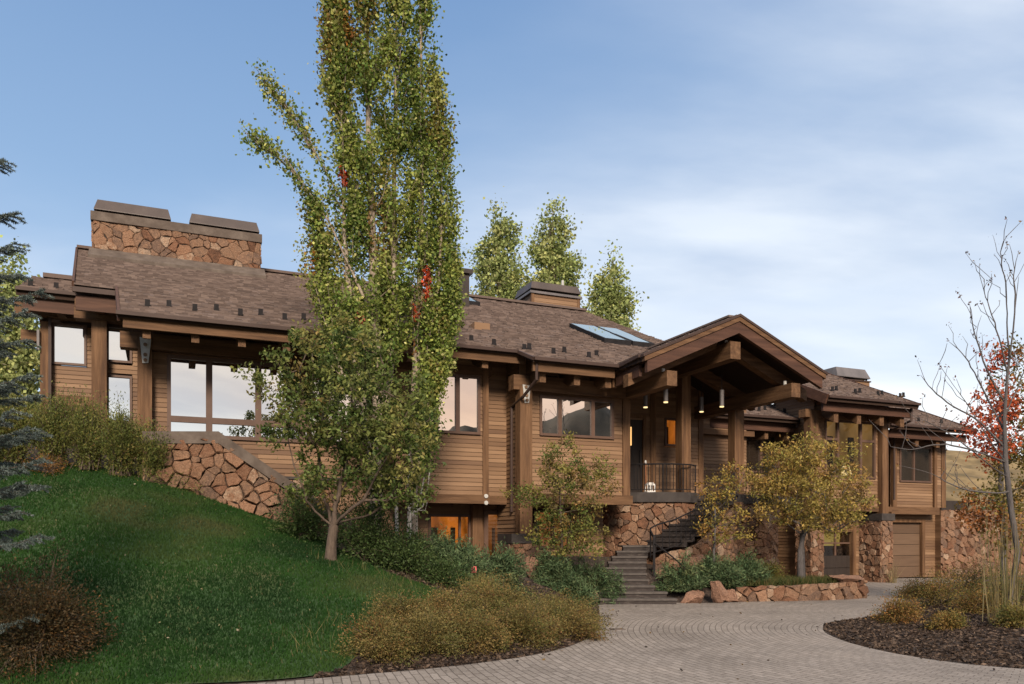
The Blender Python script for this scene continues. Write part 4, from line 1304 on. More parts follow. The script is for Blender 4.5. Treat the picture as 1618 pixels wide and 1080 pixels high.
# snow guards
def guard(u, v, z):
    mb = MB()
    mb.box(u - .055, u + .055, v, v + .03, z + .02, z + .19)
    mb.box(u - .06, u + .06, v - .02, v + .22, z + .02, z + .06)
    part(mb, 'snow_guard', M['iron'])
for px, py in ((233, 485), (267, 486), (308, 492), (342, 492), (380, 499), (412, 499), (450, 506), (480, 506), (412, 499.5), (745, 540), (781, 546), (829, 554), (836.5, 552.5), (875, 560), (892, 558), (931, 566), (943, 563.5)):
    u, v = roof_px(px, py); guard(u, v, rz(v))
for px, v0, f in ((1316, 21.9, wz), (1322, 22.1, wz), (1352, 21.9, wz), (1359, 22.1, wz), (1388, 21.9, wz), (1394, 22.1, wz), (1423, 21.9, wz), (1428, 22.1, wz), (1200, 23.7, lambda v: CEZ + SL * (v - CEV)), (1209, 23.9, lambda v: CEZ + SL * (v - CEV)), (1240, 23.7, lambda v: CEZ + SL * (v - CEV)), (1248, 23.9, lambda v: CEZ + SL * (v - CEV)),
                  (1452, 23.6, kz), (1488, 23.6, kz), (1519, 23.6, kz)):
    guard(hu(px, v0), v0, f(v0))
for u in (-3.6, -3.0):
    guard(u, 24.5, 8.14 + SL * .5)
# downspouts
def spout(pts, r=.045):
    mb = MB(); mb.tube(pts, r, 8)
    part(mb, 'downspout', M['gutter'])
vs_ = 19.2
spout([(hu(848, 19.1), 19.1, rz(19) - .05), (hu(848, 19.1), 19.1, hz(848, 599, 19.1)), (hu(827, 19.7), 19.7, hz(827, 626, 19.7)), (hu(808.5, 20.55), 20.55, hz(808.5, 643, 20.55)), (hu(808.5, 20.55), 20.55, 2.4)])
spout([(hu(1440, 21.3), 21.3, WEZ - .1), (hu(1440, 21.3), 21.3, hz(1440, 664, 21.3)), (hu(1402, 23.3), 23.3, hz(1402, 683, 23.3)), (hu(1402, 23.3), 23.3, 3.0)])
spout([(hu(1259, 23.1), 23.1, CEZ - .1), (hu(1259, 23.1), 23.1, hz(1259, 674, 23.1)), (hu(1254, 23.9), 23.9, hz(1254, 682, 23.9))])
spout([(hu(1431, 23.1), 23.1, KEZ - .1), (hu(1431, 23.1), 23.1, hz(1431, 687, 23.1)), (hu(1413, 23.7), 23.7, hz(1413, 694, 23.7)), (hu(1413, 23.7), 23.7, 3.2)])
# flood light
c = Vector((hu(817, 21.2), 21.2, hz(817, 799, 21.2)))
mb = MB(); mb.tube([c, c + Vector((0, -.12, -.05))], [.04, .075], 10); part(mb, 'flood_lamp', M['galv'])
# stone piers under the wing
def pier(px0, px1, v0, z1, seed, dv=.9, cap=True):
    u0, u1 = hu(px0, v0), hu(px1, v0)
    mb = MB(); stone_box(mb, u0, u1, v0, v0 + dv, -.3, z1, .19, seed, 'flr')
    o = part(mb, 'stone_pier', SM)
    if cap:
        c = MB(); c.box(u0 - .06, u1 + .06, v0 - .07, v0 + dv + .06, z1, z1 + .26)
        c.build('pier_cap', M['darkslab'], o)
pier(1393, 1410, vW - .35, hz(1400, 822, vW - .35), 121, 2.0)
pier(1283, 1301, vW - .25, zw0 - .3, 124, .8)
pier(810, 849, 19.85, hz(830, 858, 19.85), 127, .9)
# ------------------------------------------------------------------ entry terrace and stairs (world coordinates)
ter = empty('entry_terrace', (4.4, 25.2, 0.0), 0, 'curved entry terrace of pink fieldstone with dark slab edge and iron railing', 'terrace')
TL = (-4.4, -25.2, 0.0)
def tpart(mb, name, mat, smooth=False, parent=ter, loc=TL): return mb.build(name, mat, parent, loc, smooth)
zf = 3.06
edge = [(2.95, 24.75), (3.25, 24.45), (3.8, 24.22), (4.4, 24.1), (5.0, 24.14), (5.45, 24.32), (5.75, 24.7), (5.85, 25.2)]
inner = [(9.5, 29.6), (5.0, 28.5), (2.2, 27.2)]
right_edge = [(7.2, 26.3), (8.4, 26.6), (9.6, 27.2)]
mb = MB()
poly = [(x, y, zf - .30) for x, y in edge + right_edge + inner]
mb.prism(poly, (0, 0, .30))
tpart(mb, 'slab', M['darkslab'])
cum = [0]
for a, b in zip(edge, edge[1:]): cum.append(cum[-1] + math.hypot(b[0] - a[0], b[1] - a[1]))
def along(pts, s):
    c = 0
    for a, b in zip(pts, pts[1:]):
        L = math.hypot(b[0] - a[0], b[1] - a[1])
        if s <= c + L or b is pts[-1]:
            t = (s - c) / L
            return (a[0] + (b[0] - a[0]) * t, a[1] + (b[1] - a[1]) * t, b[1] - a[1], -(b[0] - a[0]), L)
        c += L
def wall_fn(path, inset):
    def fn(a, b, d):
        x, y, nx, ny, L = along(path, a)
        nx, ny = nx / L, ny / L
        return (x + nx * (d - inset), y + ny * (d - inset), b)
    return fn
wpath = [(2.35, 25.6)] + edge + [(6.2, 25.6), (7.0, 26.2)]
wl = 0
for a, b in zip(wpath, wpath[1:]): wl += math.hypot(b[0] - a[0], b[1] - a[1])
mb = MB()
stones(mb, [(0, -.3), (wl, -.3), (wl, zf - .3), (0, zf - .3)], wall_fn(wpath, .12), .21, 141, 1.25, .07)
mb.prism([(x + .0, y + .18, -.3) for x, y in wpath] + [(7, 28, -.3), (2.4, 28, -.3)], (0, 0, zf))
for i in range(len(mb.f) - (len(wpath) + 2) - 2, len(mb.f)): mb.m[i] = 1
tpart(mb, 'stone_wall', SM)
def railing(path, zb, zt, n, name='railing', parent=ter, loc=TL, every=6):
    """path: list of (x, y, zbase); bars between base and top"""
    mb = MB()
    L = [0]
    for a, b in zip(path, path[1:]): L.append(L[-1] + (Vector(b) - Vector(a)).length)
    mb.tube([Vector(p) + Vector((0, 0, zt)) for p in path], .024, 6)
    mb.tube([Vector(p) + Vector((0, 0, zb)) for p in path], .014, 6)
    for k in range(n):
        s = L[-1] * k / (n - 1)
        i = max(j for j in range(len(L) - 1) if L[j] <= s + 1e-6)
        t = (s - L[i]) / (L[i + 1] - L[i])
        p = Vector(path[i]).lerp(Vector(path[i + 1]), t)
        r = .022 if k % every == 0 else .012
        mb.tube([p + Vector((0, 0, 0 if k % every == 0 else zb)), p + Vector((0, 0, zt))], r, 5)
    return mb.build(name, M['iron'], parent, loc)
rp = [(x * .985 + .06, y + .10, zf) for x, y in edge[1:]]
railing([(3.38, 24.62, zf)] + rp[1:] , .09, .86, 30)

st = empty('entry_stairs', (3.2, 20.0, 0.0), 0, 'dark timber garden stairs climbing to the entry with black iron handrail', 'stairs')
SLc = (-3.2, -20.0, 0.0)
NST = 10
rise = .145
lx = [2.2, 2.22, 2.28, 2.36, 2.44, 2.54, 2.66, 2.80, 2.98, 3.20]
rx = [4.16, 3.98, 3.72, 3.62, 3.62, 3.66, 3.72, 3.80, 3.9, 4.1]
for k in range(NST):
    y0 = 20.02 + .33 * k
    mb = MB()
    z = rise * (k + 1)
    mb.box(lx[k], rx[k], y0, y0 + (.36 if k < NST - 1 else 1.2), z - .05, z, 1)
    mb.box(lx[k] + .02, rx[k] - .02, y0 + .03, y0 + .35, z - rise - .03, z - .052)
    mb.build('step', [M['step'], M['tread']], st, SLc)
# curved upper flight
def up_pt(s):
    """inner and outer edge of the flight, s 0..1"""
    a = math.radians(-62 + 60 * s)
    c = Vector((3.55, 25.0 + .0, 0))
    A = Vector((4.05, 23.45, 0)).lerp(Vector((6.25, 25.7, 0)), s)
    n = Vector((2.25, -2.2, 0)).normalized()
    bow = math.sin(math.pi * s) * .18
    return A + n * (bow - .1), A + n * (1.15 + bow)
NU = 10
for k in range(NU):
    s0, s1 = k / NU, (k + 1.25) / NU
    z = 1.45 + (k + 1) * (zf - 1.45) / (NU + 0)
    a, b = up_pt(s0); c, d = up_pt(min(s1, 1.12))
    mb = MB()
    mb.prism([(a.x, a.y, z - .06), (b.x, b.y, z - .06), (d.x, d.y, z - .06), (c.x, c.y, z - .06)], (0, 0, .06))
    a2, b2 = up_pt(s0 + .01); c2, d2 = up_pt(s0 + .05)
    mb.prism([(a2.x, a2.y, z - .20), (b2.x, b2.y, z - .20), (d2.x, d2.y, z - .20), (c2.x, c2.y, z - .20)], (0, 0, .138))
    mb.build('step', M['step'], st, SLc)
# handrail along the outer edge, with a newel at its foot
pth = []
for i in range(9):
    s = i / 8
    o = up_pt(s)[1]
    pth.append((o.x, o.y, 1.42 + s * (zf - 1.42)))
pth = [(3.92, 22.55, 1.12), (4.10, 22.62, 1.22)] + [(pth[0][0] - .25, pth[0][1] - .12, 1.38)] + pth[1:]
railing(pth, .06, .82, 24, 'handrail', st, SLc, 12)
mb = MB(); mb.box(3.90, 3.96, 22.0, 22.06, .3, 1.75); mb.bar((3.92, 22.05, 1.72), (3.92, 22.6, 1.9), .04, .04)
mb.build('newel_post', M['iron'], st, SLc)
mb = MB(); mb.tube([(3.95, 21.98, 1.52), (4.35, 21.5, 1.15), (4.62, 21.2, .85)], .022, 6)
mb.build('grab_rail', M['iron'], st, SLc)
# stone flank under the upper flight
fl = [up_pt(i / 8)[1] for i in range(9)]
fpath = [(3.98, 22.35), (4.35, 22.65)] + [(p.x, p.y) for p in fl[1:]] + [(8.6, 26.3)]
mb = MB()
tot = 0
for i, (a, b) in enumerate(zip(fpath, fpath[1:])):
    L = math.hypot(b[0] - a[0], b[1] - a[1])
    za = 1.05 + min(i / 9, 1) * 1.75; zb_ = 1.05 + min((i + 1) / 9, 1) * 1.75
    fn0 = wall_fn([a, b], .02)
    stones(mb, [(0, -.2), (L, -.2), (L, zb_), (0, za)], fn0, .22, 160 + i, 1.2, .09)
    mb.add([(a[0], a[1] + .05, -.2), (b[0], b[1] + .05, -.2), (b[0], b[1] + .05, zb_), (a[0], a[1] + .05, za)], [(0, 1, 2, 3)], 1)
mb.build('stone_flank', SM, st, SLc)
# the upper right railing, close-set bars
rr = [(7.0, 25.6, zf - .05), (7.5, 25.45, zf - .02), (8.0, 25.55, zf), (8.35, 25.95, zf), (8.45, 26.5, zf)]
railing(rr, .05, .88, 22, 'railing', ter, TL, 7)
mb = MB(); mb.prism([(6.4, 25.2, zf - .32), (7.1, 25.05, zf - .32), (7.9, 25.05, zf - .32), (8.62, 25.6, zf - .32), (8.75, 26.8, zf - .32), (6.6, 26.6, zf - .32)], (0, 0, .30))
tpart(mb, 'slab', M['darkslab'])
mb = MB()
wp2 = [(6.2, 25.25), (7.1, 25.1), (7.9, 25.1), (8.55, 25.6), (8.7, 26.8)]
w2 = sum(math.hypot(b[0] - a[0], b[1] - a[1]) for a, b in zip(wp2, wp2[1:]))
stones(mb, [(0, -.2), (w2, -.2), (w2, zf - .33), (0, zf - .33)], wall_fn(wp2, .02), .20, 181, 1.2, .08)
k0 = len(mb.f)
mb.prism([(x, y + .06, -.2) for x, y in wp2] + [(6.2, 26.8, -.2)], (0, 0, zf - .15))
for i in range(k0, len(mb.f)): mb.m[i] = 1
tpart(mb, 'stone_wall', SM)

# lantern and staff on the terrace
ln = empty('lantern', (at(1027, 773, 24.75)[0], 24.75, zf), 0.3, 'small white lantern standing on the terrace edge behind the railing', 'lantern')
mb = MB(); mb.box(-.14, .14, -.10, .10, 0, .06); mb.box(-.13, .13, -.09, .09, .24, .29); mb.box(-.09, .09, -.06, .06, .29, .33)
for x in (-.12, -.03, .03, .12):
    for y in (-.08, .08): mb.box(x - .014, x + .014, y - .014, y + .014, .06, .24)
M['white'] = mix_mat('white_paint', [(0.0, (0.62, 0.61, 0.58)), (1.0, (0.80, 0.79, 0.77))], 0.5, 0.1, 5.0)
mb.build('lantern_frame', M['white'], ln)
mb = MB(); mb.tube([(0, 0, .06), (0, 0, .20)], .04, 10); mb.build('candle', M['white'], ln)
sf = empty('wooden_staff', (at(1020, 770, 25.1)[0], 25.1, zf), 0, 'upright copper brown staff with pale knob on the entry terrace', 'staff')
mb = MB(); mb.tube([(0, 0, 0), (.01, 0, .5), (0, 0, .95)], [.022, .018, .02], 8)
M['copper'] = mix_mat('copper_brown', [(0.0, (0.20, 0.075, 0.03)), (1.0, (0.36, 0.15, 0.07))], 0.5, 0.1, 5.0)
mb.build('shaft', M['copper'], sf)
mb = MB(); mb.tube([(0, 0, .95), (0, 0, .99), (0, 0, 1.03), (0, 0, 1.06)], [.02, .035, .032, .01], 8); mb.build('knob', M['white'], sf)

# pendant lamps under the porch
def pendant(px, py0, py1, v, label):
    u, zt_, zb_ = hu(px, v), hz(px, py0, v), hz(px, py1, v)
    lp = empty('pendant_lamp', H(u, v, zb_), TH, label, 'lamp', 'pendant lamps under the entry porch')
    mb = MB(); mb.tube([(0, 0, .03), (0, 0, zt_ - zb_)], .065, 14); mb.build('lamp_shade', M['greymetal'], lp, smooth=False)
    mb = MB(); mb.tube([(0, 0, zt_ - zb_), (0, 0, 6.55 - zb_)], .008, 5); mb.build('stem', M['iron'], lp)
    mb = MB(); mb.tube([(0, 0, 0), (0, 0, .028)], [.060, .063], 14); mb.build('bulb', M['lampglow'], lp)
pendant(1020, 621, 644, 20.6, 'grey cylinder pendant lamp hanging lowest in front of the entry door')
pendant(1052, 612, 636, 19.2, 'grey cylinder pendant lamp hanging beneath the left porch beam end')
pendant(1108.5, 627, 651, 20.9, 'grey cylinder pendant lamp hanging deep under the porch right of the centre post')
pendant(1140.5, 616, 643, 19.4, 'grey cylinder pendant lamp hanging just left of the right porch beam')

# ------------------------------------------------------------------ retaining walls
# left: stone wall with stepped coping running down the bank
rw = empty('retaining_wall', H(3.0, 19.95, 1.0), TH, 'reddish fieldstone retaining wall with grey coping sloping down under the big window', 'wall')
RL = (-3.0, -19.95, -1.0)
vS = 19.95
prof = [(hu(225, vS), hz(225, 690, vS)), (hu(345, vS), hz(345, 690, vS)), (hu(365, vS), hz(365, 704, vS)), (hu(425, vS), hz(425, 745, vS)), (hu(492, vS), hz(492, 790, vS)), (hu(570, vS), hz(570, 842, vS))]
mb = MB()
stones(mb, [(prof[0][0], .2), (prof[-1][0], .2), (prof[-1][0], prof[-1][1] - .05), (prof[1][0], prof[1][1] - .05), (prof[0][0], prof[0][1] - .05)], lambda p, q, d: (p, vS - d, q), .23, 201, 1.35, .12, .009)
for i, (a, b) in enumerate(zip(prof, prof[1:])):
    mb.prism([(a[0], vS + .01, .2), (b[0], vS + .01, .2), (b[0], vS + .01, b[1] - .05), (a[0], vS + .01, a[1] - .05)], (0, .5, 0), 1)
mb.build('stone_face', SM, rw, RL)
for a, b in zip(prof, prof[1:]):
    mb = MB()
    h = .24
    mb.prism([(a[0], vS - .10, a[1] - h + .08), (b[0], vS - .10, b[1] - h + .08), (b[0], vS - .10, b[1] + .12), (a[0], vS - .10, a[1] + .12)], (0, .55, 0))
    mb.build('coping', M['concrete'], rw, RL)
# stone plinth of the house under the big window
pl = MB()
a0, a1 = hu(380, 21.35), hu(680, 21.35)
stones(pl, [(a0, .2), (3.9, .2), (3.9, 3.2), (a0, 3.2)], lambda p, q, d: (p, 21.32 - d, q), .22, 230, 1.3, .06)
pl.add([(a0, 21.33, .2), (3.9, 21.33, .2), (3.9, 21.33, 3.2), (a0, 21.33, 3.2)], [(0, 1, 2, 3)], 1)
part(pl, 'stone_plinth', SM)
mb = MB(); mb.box(a0, 4.0, 21.26, 21.4, 3.2, 3.27); part(mb, 'plinth_cap', M['darkslab'])
# right: high stone wall holding back the hill
rw2 = empty('retaining_wall', H(32, 24.2, 0), TH, 'tall rough red stone wall right of the last garage door', 'wall')
R2 = (-32, -24.2, 0)
vS2 = 24.2
u0, u1 = hu(1481, vS2), hu(1680, vS2)
zt0 = hz(1500, 806, vS2)
mb = MB()
stones(mb, [(u0, -.3), (u1, -.3), (u1, zt0 + .1), (u0, zt0)], lambda p, q, d: (p, vS2 - d, q), .22, 241, 1.35, .10)
mb.prism([(u0, vS2 + .01, -.3), (u1, vS2 + .01, -.3), (u1, vS2 + .01, zt0 + .05), (u0, vS2 + .01, zt0 - .03)], (0, .6, 0), 1)
mb.build('stone_face', SM, rw2, R2)
mb = MB(); mb.box(u0, hu(1530, vS2), vS2 + .05, vS2 + 1.2, zt0, zt0 + .42)
mb.build('timber_edge', M['doordark'], rw2, R2)
# planter wall right of the stairs
pw = empty('planter_wall', (7.8, 21.4, 0), 0, 'low dry stone planter wall in front of the yellow tree', 'wall')
ppath = [(5.9, 21.0), (6.6, 21.02), (7.4, 21.12), (8.3, 21.32), (9.1, 21.65), (9.75, 22.1), (9.85, 22.7), (9.3, 23.6)]
pL = sum(math.hypot(b[0] - a[0], b[1] - a[1]) for a, b in zip(ppath, ppath[1:]))
mb = MB()
stones(mb, [(0, -.1), (pL, -.1), (pL, .54), (pL * .6, .48), (0, .38)], wall_fn(ppath, .0), .22, 251, 1.5, .11)
k0 = len(mb.f)
mb.prism([(x, y + .07, -.1) for x, y in ppath] + [(6.0, 23.4, -.1)], (0, 0, .40))
for i in range(k0, len(mb.f)): mb.m[i] = 1
mb.build('stone_face', SM, pw, (-7.8, -21.4, 0))

def boulder(x, y, z, sx, sy, sz, rzv, seed, label, tilt=(0, 0), grp=None):
    rg = np.random.default_rng(seed)
    import bmesh
    bm = bmesh.new()
    bmesh.ops.create_icosphere(bm, subdivisions=3, radius=1.0)
    pl = [(Vector(rg.normal(size=3)).normalized(), rg.uniform(.34, .74)) for _ in range(20)]
    for vtx in bm.verts:
        p = vtx.co.copy()
        for n, d in pl:
            e = p.dot(n) - d
            if e > 0: p -= n * e
        vtx.co = Vector((p.x * sx, p.y * sy, p.z * sz)) * 1.28 + Vector(rg.normal(size=3)) * .010
    me = bpy.data.meshes.new('boulder')
    bm.to_mesh(me); bm.free()
    o = link('boulder', me, M['boulder'], None, (x, y, z))
    o.rotation_euler = (tilt[0], tilt[1], rzv)
    return tag(o, label, 'boulder', grp)
BG = 'boulders edging the planting beds'
boulder(5.28, 20.45, .22, .22, .25, .48, .3, 1, 'tall pointed red boulder leaning in front of the mugo pine right of the stairs', (0.1, -.35), BG)
boulder(4.75, 20.55, .12, .38, .3, .26, .2, 2, 'low red boulder between the stairs foot and the pointed boulder', (0, 0), BG)
boulder(5.72, 20.75, .14, .26, .25, .24, 1.2, 3, 'small red boulder just right of the pointed boulder', (0, 0), BG)
boulder(2.0, 20.1, .16, .24, .25, .38, .1, 4, 'square red boulder at the left foot of the stairs', (0, 0), BG)
boulder(1.15, 19.6, .36, .36, .3, .22, .5, 5, 'flat brown boulder behind the brown spirea, right of the grey one', (0, 0), BG)
boulder(.38, 19.2, .48, .32, .3, .22, .9, 6, 'flat grey boulder behind the brown spirea below the stone pier', (0, 0), BG)
boulder(.55, 20.0, .85, .25, .3, .42, .9, 7, 'upright brown boulder at the base of the capped stone pier', (0, 0), BG)
boulder(9.2, 22.0, .52, .62, .42, .20, .5, 8, 'layered flat boulder on top of the planter wall end', (0, 0), BG)
boulder(4.12, 21.75, .42, .12, .14, .42, .5, 9, 'narrow upright rock beside the handrail newel', (0, 0), BG)
boulder(5.2, 22.75, .95, .34, .3, .22, .4, 10, 'pale rounded rock above the mugo pine below the stair flank', (0, 0), BG)
boulder(5.9, 23.0, .95, .36, .3, .26, 1.4, 11, 'grey tan rock at the foot of the stair flank, right of the pale one', (0, 0), BG)
boulder(4.7, 22.6, .85, .22, .2, .2, 1.0, 12, 'small tan rock beside the lower end of the stair flank', (0, 0), BG)
# red marker on the juniper and cover plate in the paving
fx, fy, fz = at(745, 900, 16.6)
mt = empty('marker_flag', (fx, fy, tz(fx, fy)), 0, 'small pink red marker flag on a wire in the juniper bed', 'flag')
mb = MB(); mb.tube([(0, 0, 0), (0, 0, fz - tz(fx, fy) + .08)], .005, 5); mb.build('wire', M['greymetal'], mt)
M['pink'] = mix_mat('pink_red_plastic', [(0.0, (0.62, 0.10, 0.11)), (1.0, (0.75, 0.16, 0.17))], 0.5, 0.1, 9.0)
mb = MB(); zz = fz - tz(fx, fy)
mb.prism([(.004, -.004, zz - .07), (.11, -.002, zz - .05), (.10, -.004, zz + .07), (.004, -.004, zz + .08)], (0, .006, 0)); mb.build('flag_sheet', M['pink'], mt)
mb = MB(); mb.box(-.13, .13, -.10, .10, .002, .009)
o = mb.build('drain_cover', M['concrete'], None, (1.93, 14.6, .006)); o.rotation_euler = (0, 0, .2)
tag(o, 'pale flat cover plate at the paving edge beside the brown spirea', 'drain cover')

# ------------------------------------------------------------------ hills
def hill_mat(name, stops, sc):
    return mix_mat(name, stops, .95, 0.0, sc, None, .3, sc * 6)
M['dryhill'] = hill_mat('dry_grass_hillside', [(0.0, (0.050, 0.045, 0.022)), (0.45, (0.16, 0.115, 0.055)), (0.75, (0.24, 0.175, 0.085)), (1.0, (0.12, 0.09, 0.05))], .35)
M['farhill'] = hill_mat('wooded_mountain', [(0.0, (0.014, 0.014, 0.010)), (0.6, (0.036, 0.030, 0.020)), (1.0, (0.072, 0.052, 0.035))], .03)
def sheet(name, pts_fn, nu, nv, mat, smooth=True):
    V = [pts_fn(i / (nu - 1), j / (nv - 1)) for j in range(nv) for i in range(nu)]
    q = [(j * nu + i, j * nu + i + 1, (j + 1) * nu + i + 1, (j + 1) * nu + i) for j in range(nv - 1) for i in range(nu - 1)]
    o = np_mesh(name, V, q, M[mat], smooth=smooth)
    o['kind'] = 'structure'
    return o
rgH = np.random.default_rng(5)
def hillside(s, t):
    # right behind the house: short green bank, then dry slope
    u = 29.9 + 70 * s ** 1.3
    w = 24.6 + 150 * t ** 2.0
    base = 2.4 + (w - 24.6) * .075 + max(w - 36, 0) * .17
    base += .5 * math.sin(u * .21 + w * .1) + .25 * math.sin(u * .9 + w * .7) * min((w - 24.6) / 8, 1)
    x, y, _ = H(u, w)
    return (x, y, base)
sheet('hillside', hillside, 60, 60, 'dryhill')
def bank(s, t):
    u = 30.0 + 16 * s
    w = 24.9 + 9.0 * t
    h = hillside(((u - 29.9) / 70) ** (1 / 1.3), math.sqrt((w - 24.6) / 150))
    return (h[0], h[1], h[2] + .06 - .10 * (1 if t > .97 else 0))
sheet('grass_bank', bank, 40, 26, 'turf')
M['turfbright'] = M['turf']
def mountains(s, t):
    a = math.radians(-28 + 226 * s)                          # around the viewer's back: from the right to the left
    r = 420 + 460 * t
    prof_ = .148 + .030 * math.sin(a * 3.1 + .5) + .016 * math.sin(a * 7.3 + 2) + .007 * math.sin(a * 17 + 1)
    back = math.exp(-((math.degrees(a) - 62) / 22) ** 2)      # lower gap straight behind the left
    rise = math.exp(-((math.degrees(a) - 33) / 7) ** 2)
    h = 640 * prof_ * (.93 + .20 * rise) * (1 - .14 * back) * min(t / .48, 1) ** 1.1
    h += (9 * math.sin(a * 34 + t * 9) + 6 * math.sin(a * 71 + 1.3 + t * 23) + 3 * math.sin(a * 173 + t * 5)) * t
    return (math.cos(a) * r, -math.sin(a) * r, h - 2)
sheet('mountains', mountains, 520, 20, 'farhill')
# ------------------------------------------------------------------ plants
def unit(v): return v / np.maximum(np.linalg.norm(v, axis=-1, keepdims=True), 1e-9)
def leaf_mesh(name, C, size, cols, mat, parent, loc, rg, asp=0.62, up=0.0, dirs=None, dirw=0.0, fold=0.18):
    """rhombic leaves (two-sided) at the centres C"""
    n = len(C)
    ax = unit(rg.normal(size=(n, 3)) + np.array([0, 0, up]))
    if dirs is not None: ax = unit(ax * (1 - dirw) + dirs * dirw)
    sd = unit(np.cross(ax, rg.normal(size=(n, 3))))
    nr = np.cross(ax, sd)
    L = size * (0.65 + 0.7 * rg.random(n))[:, None]
    W = L * asp
    V = np.stack([C - ax * L * .5, C + sd * W * .5 + nr * L * fold * .4 + ax * L * .05, C + ax * L * .5, C - sd * W * .5 + nr * L * fold * .4 + ax * L * .05], 1)
    q = np.arange(n * 4).reshape(n, 4)
    return np_mesh(name, V.reshape(-1, 3), q, M[mat], parent, loc, np.repeat(cols, 4, 0))
def pick(rg, pal, n, w=None):
    pal = np.array(pal, float)
    i = rg.choice(len(pal), n, p=w)
    return pal[i]
class Skel:
    def __init__(s): s.p, s.par, s.cnt = [], [], []
    def add(s, p, par):
        s.p.append(np.array(p, float)); s.par.append(par); return len(s.p) - 1
def skeleton(trunk, tips, rg, step=.35, sag=.0, wig=.04, limbs=()):
    """trunk: list of points; tips joined one after the other to the nearest earlier node"""
    S = Skel()
    last = -1
    for p in trunk: last = S.add(p, last)
    nt_ = len(trunk)
    top = np.array(trunk[-1])
    for lb in limbs:
        prev = nt_ - 1 - (lb[0] if isinstance(lb[0], int) else 0)
        q = [np.array(S.p[prev])] + [np.array(p, float) for p in (lb[1:] if isinstance(lb[0], int) else lb)]
        for a, b in zip(q, q[1:]):
            for k in (1, 2, 3): prev = S.add(a + (b - a) * k / 3 + rg.normal(size=3) * .012, prev)
    order = np.argsort(np.linalg.norm(tips - top, axis=1))
    endn = np.zeros(len(tips), int)
    for ti in order:
        T = tips[ti]
        A = np.array(S.p)
        d = np.linalg.norm(A - T, axis=1)
        # prefer nodes nearer to the trunk and lower than the tip
        cost = d + np.maximum(A[:, 2] - T[2] + .1, 0) * 1.4
        cost[:max(nt_ - 3, 1)] += .5
        k = int(np.argmin(cost))
        a = S.p[k]
        L = np.linalg.norm(T - a)
        m = max(int(L / step), 1)
        prev = k
        bend = np.array([0, 0, -sag * L]) + rg.normal(size=3) * wig * L
        for i in range(1, m + 1):
            f = i / m
            p = a + (T - a) * f + bend * math.sin(math.pi * f)
            prev = S.add(p, prev)
        endn[ti] = prev
    return S, endn
def skel_mesh(S, r_tip, r_trunk, name, mat, parent, loc, expo=.5, n_trunk=0, flare=1.25):
    n = len(S.p)
    cnt = np.zeros(n)
    ch = [[] for _ in range(n)]
    for i, p in enumerate(S.par):
        if p >= 0: ch[p].append(i)
    for i in range(n - 1, -1, -1):
        if not ch[i]: cnt[i] += 1
        if S.par[i] >= 0: cnt[S.par[i]] += cnt[i]
    # parents always come before children, so one reverse pass is enough
    rad = r_tip * cnt ** expo
    rad = np.minimum(rad, r_trunk)
    if n_trunk:
        for i in range(n_trunk): rad[i] = max(rad[i], r_trunk * (1.0 - .15 * i / n_trunk))
        rad[0] *= flare
    mb = MB()
    used = np.zeros(n, bool)
    # walk chains: follow the thickest child
    starts = [0]
    while starts:
        s = starts.pop()
        chain = [s] if S.par[s] < 0 else [S.par[s], s]
        c = s
        while ch[c]:
            k = max(ch[c], key=lambda j: cnt[j])
            for j in ch[c]:
                if j != k: starts.append(j)
            chain.append(k)
            c = k
        pts = [S.p[i] for i in chain]
        rs = [rad[i] for i in chain]
        if S.par[s] >= 0: rs[0] = min(rs[0], rs[1] * 1.25)
        rs[-1] *= .5
        mb.tube(pts, rs, 8 if max(rs) > .05 else (6 if max(rs) > .02 else 4), cap=False)
    return mb.build(name, M[mat], parent, loc, True)
def in_ellipsoids(rg, ells, n, shell=.0):
    """ells: (cx, cy, cz, rx, ry, rz, weight)"""
    e = np.array(ells, float)
    w = e[:, 6] / e[:, 6].sum()
    k = rg.choice(len(e), n, p=w)
    d = unit(rg.normal(size=(n, 3)))
    r = rg.random(n) ** (1 / 3)
    r = shell + (1 - shell) * r
    return e[k, :3] + d * r[:, None] * e[k, 3:6], k
def spaced(P, dmin):
    out = []
    for p in P:
        if all(np.sum((p - q) ** 2) > dmin * dmin for q in out): out.append(p)
    return np.array(out)
